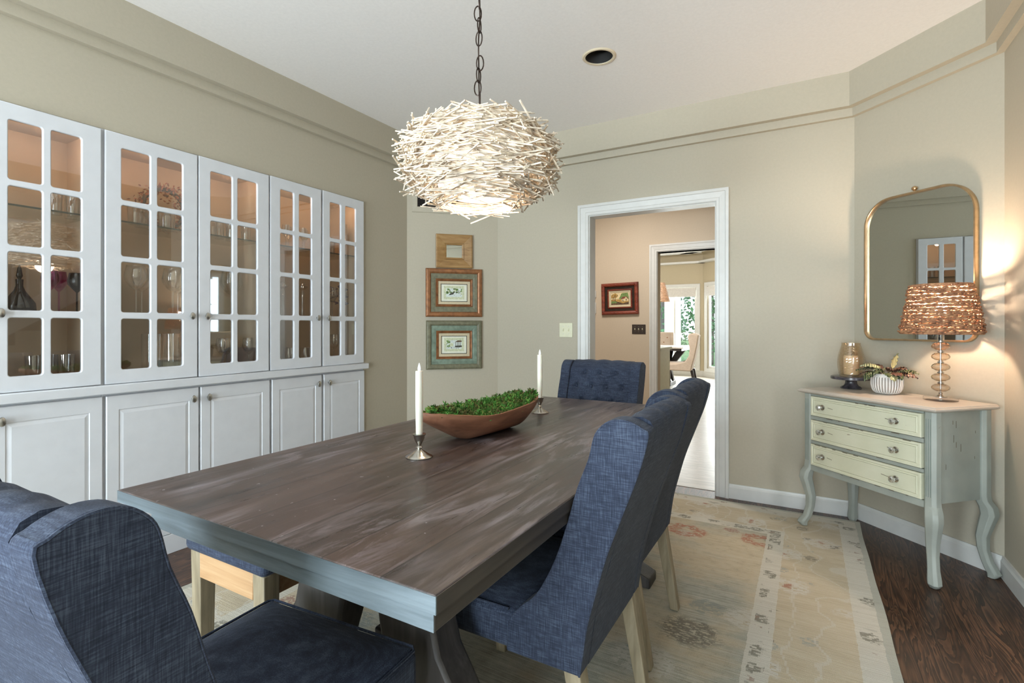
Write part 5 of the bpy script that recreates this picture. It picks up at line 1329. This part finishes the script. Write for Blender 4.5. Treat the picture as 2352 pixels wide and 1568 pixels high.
def host_chair(label, loc, rz):
    c = thing('breakfast_chair', label, 'chair', loc, rz, 'beige breakfast chairs')
    prof = [(-0.34, 0.36), (-0.34, 0.455), (-0.10, 0.475), (0.05, 0.52), (0.115, 0.62), (0.130, 0.74), (0.115, 0.86), (0.10, 0.97), (0.115, 1.02), (0.16, 1.035), (0.25, 1.02), (0.285, 1.00), (0.255, 0.80), (0.215, 0.60), (0.175, 0.45), (0.15, 0.34), (-0.2, 0.35)]
    for sx in (-1, 1):
        b = B(); b.prism(prof, sx*0.22, sx*0.29); b.make('side_wing', M['greige'], c, bevel=0.02, seg=3)
    b = B(); b.prism([(0.02, 0.42), (0.12, 0.60), (0.16, 0.80), (0.175, 1.02), (0.20, 1.04), (0.25, 1.02), (0.285, 1.00), (0.255, 0.80), (0.215, 0.60), (0.175, 0.45), (0.15, 0.34), (0.02, 0.35)], -0.225, 0.225); bk = b.make('backrest', M['greige'], c, bevel=0.015)
    for k, z in enumerate((0.92, 0.82, 0.72)):
        for x in ((-0.08, 0.08) if k % 2 else (-0.15, 0, 0.15)):
            b = B(); b.ball((0, 0, 0), 0.012, 8, 5, (1, .5, 1)); o = b.make('button', M['copper'], c, smooth=True); o.location = (x, 0.163-(0.92-z)*0.15, z)
    B().box(-0.235, -0.33, 0.36, 0.235, 0.06, 0.49).make('seat', M['greige'], c, bevel=0.03, seg=3)
    for x in (-0.21, 0.21):
        for y, s_ in ((-0.28, 0.0), (0.16, 0.07)):
            b = B(); b.loft([[(x+a*0.018, y+s_+d*0.018, 0) for a, d in ((-1, -1), (1, -1), (1, 1), (-1, 1))], [(x+a*0.026, y+d*0.026, 0.36) for a, d in ((-1, -1), (1, -1), (1, 1), (-1, 1))]]); b.make('leg', M['darktable'], c)
    return c
host_chair('beige wing chair seen from the side at the breakfast table', (-2.02, 9.95, 0), rad(-84))
host_chair('beige tufted chair facing the camera behind the breakfast table', (-2.74, 10.98, 0), rad(4))
# kitchen cabinet end just inside the second doorway
kc = thing('kitchen_cabinet', 'pale green-white cabinet end just inside the second doorway', 'cabinet', (-1.58, 6.62, 0))
B().box(-0.6, -0.26, 0.0, 0.0, 0.30, 0.865).make('carcass', M['palecab'], kc, bevel=0.003)
B().box(-0.62, -0.28, 0.8655, 0.025, 0.32, 0.90).make('worktop', M['palecab'], kc, bevel=0.003)
# hanging rope lamp
hl = thing('hanging_lamp', 'lit woven rope lampshade hanging at the edge of the second doorway', 'pendant lamp', (-2.44, 9.6, 1.63))
b = B()
for k in range(14):
    f = k/13; r = 0.235-0.085*f; z = 0.33*f
    b.tube([((r+0.006*sin(q*1.9+k))*cos(2*pi*q/40), (r+0.006*sin(q*1.9+k))*sin(2*pi*q/40), z) for q in range(40)], 0.0095, 5, closed=True)
b.make('shade', M['rope_shade'], hl, smooth=True, weld=False)
B().ball((0, 0, 0.14), 0.05, 10, 8).make('bulb', M['bulb'], hl, smooth=True)
B().tube([(0, 0, 0.14), (0, 0, 0.36), (-0.10, 0, 0.56), (-0.16, 0, 1.33)], 0.008, 6).make('cord', M['trim'], hl, smooth=True)
# ------------------------------------------------------------------ outdoors behind the breakfast windows
struct(B().box(-30, 12.9, -0.6, 20, 60, -0.5).make('ground', M['lawn']))
col_ = thing('porch_column', 'broad white column standing outside the double breakfast window', 'column', (-3.02, 13.55, -0.5))
B().box(-0.17, -0.17, 0.08, 0.17, 0.17, 3.6).make('shaft', M['porch'], col_); B().box(-0.22, -0.22, 0.0, 0.22, 0.22, 0.08).make('plinth', M['porch'], col_)
random.seed(77)
def tree(x, y, h, r, label):
    t = thing('tree', label, 'tree', (x, y, -0.5), 0, 'trees behind the breakfast room')
    tr_ = B(); tr_.tube([(0, 0, 0), (0.05, 0, h*.4), (-0.05, 0.05, h*.75), (0.02, 0, h)], [0.13, 0.11, 0.07, 0.03], 8); tr_.make('trunk', M['bark'], t, smooth=True)
    b = B()
    for k in range(900):
        a = random.uniform(0, 2*pi); z = random.uniform(0.12, 1.0)*h; q = r*random.random()**.5*(1.15-0.5*abs(z/h-.55))
        p_ = Vector((q*cos(a), q*sin(a), z)); d = Vector((random.gauss(0, 1), random.gauss(0, 1), random.gauss(-.2, .6))).normalized()*random.uniform(.12, .26); e = d.orthogonal().normalized()*.06
        b.face([p_, p_+d*.5+e, p_+d, p_+d*.5-e])
    o = b.make('foliage', M['foliage'], t, weld=False, fix=False); o['kind'] = 'stuff'
for k, (x, y) in enumerate(((-4.9, 20.5), (-4.1, 17.0), (-3.6, 23.2), (-2.5, 19.6), (-6.2, 25), (-0.4, 21.5), (-7.2, 18.5), (1.6, 19))):
    tree(x, y, random.uniform(5, 7), random.uniform(0.9, 1.05), 'leafy green tree outside the breakfast room windows')
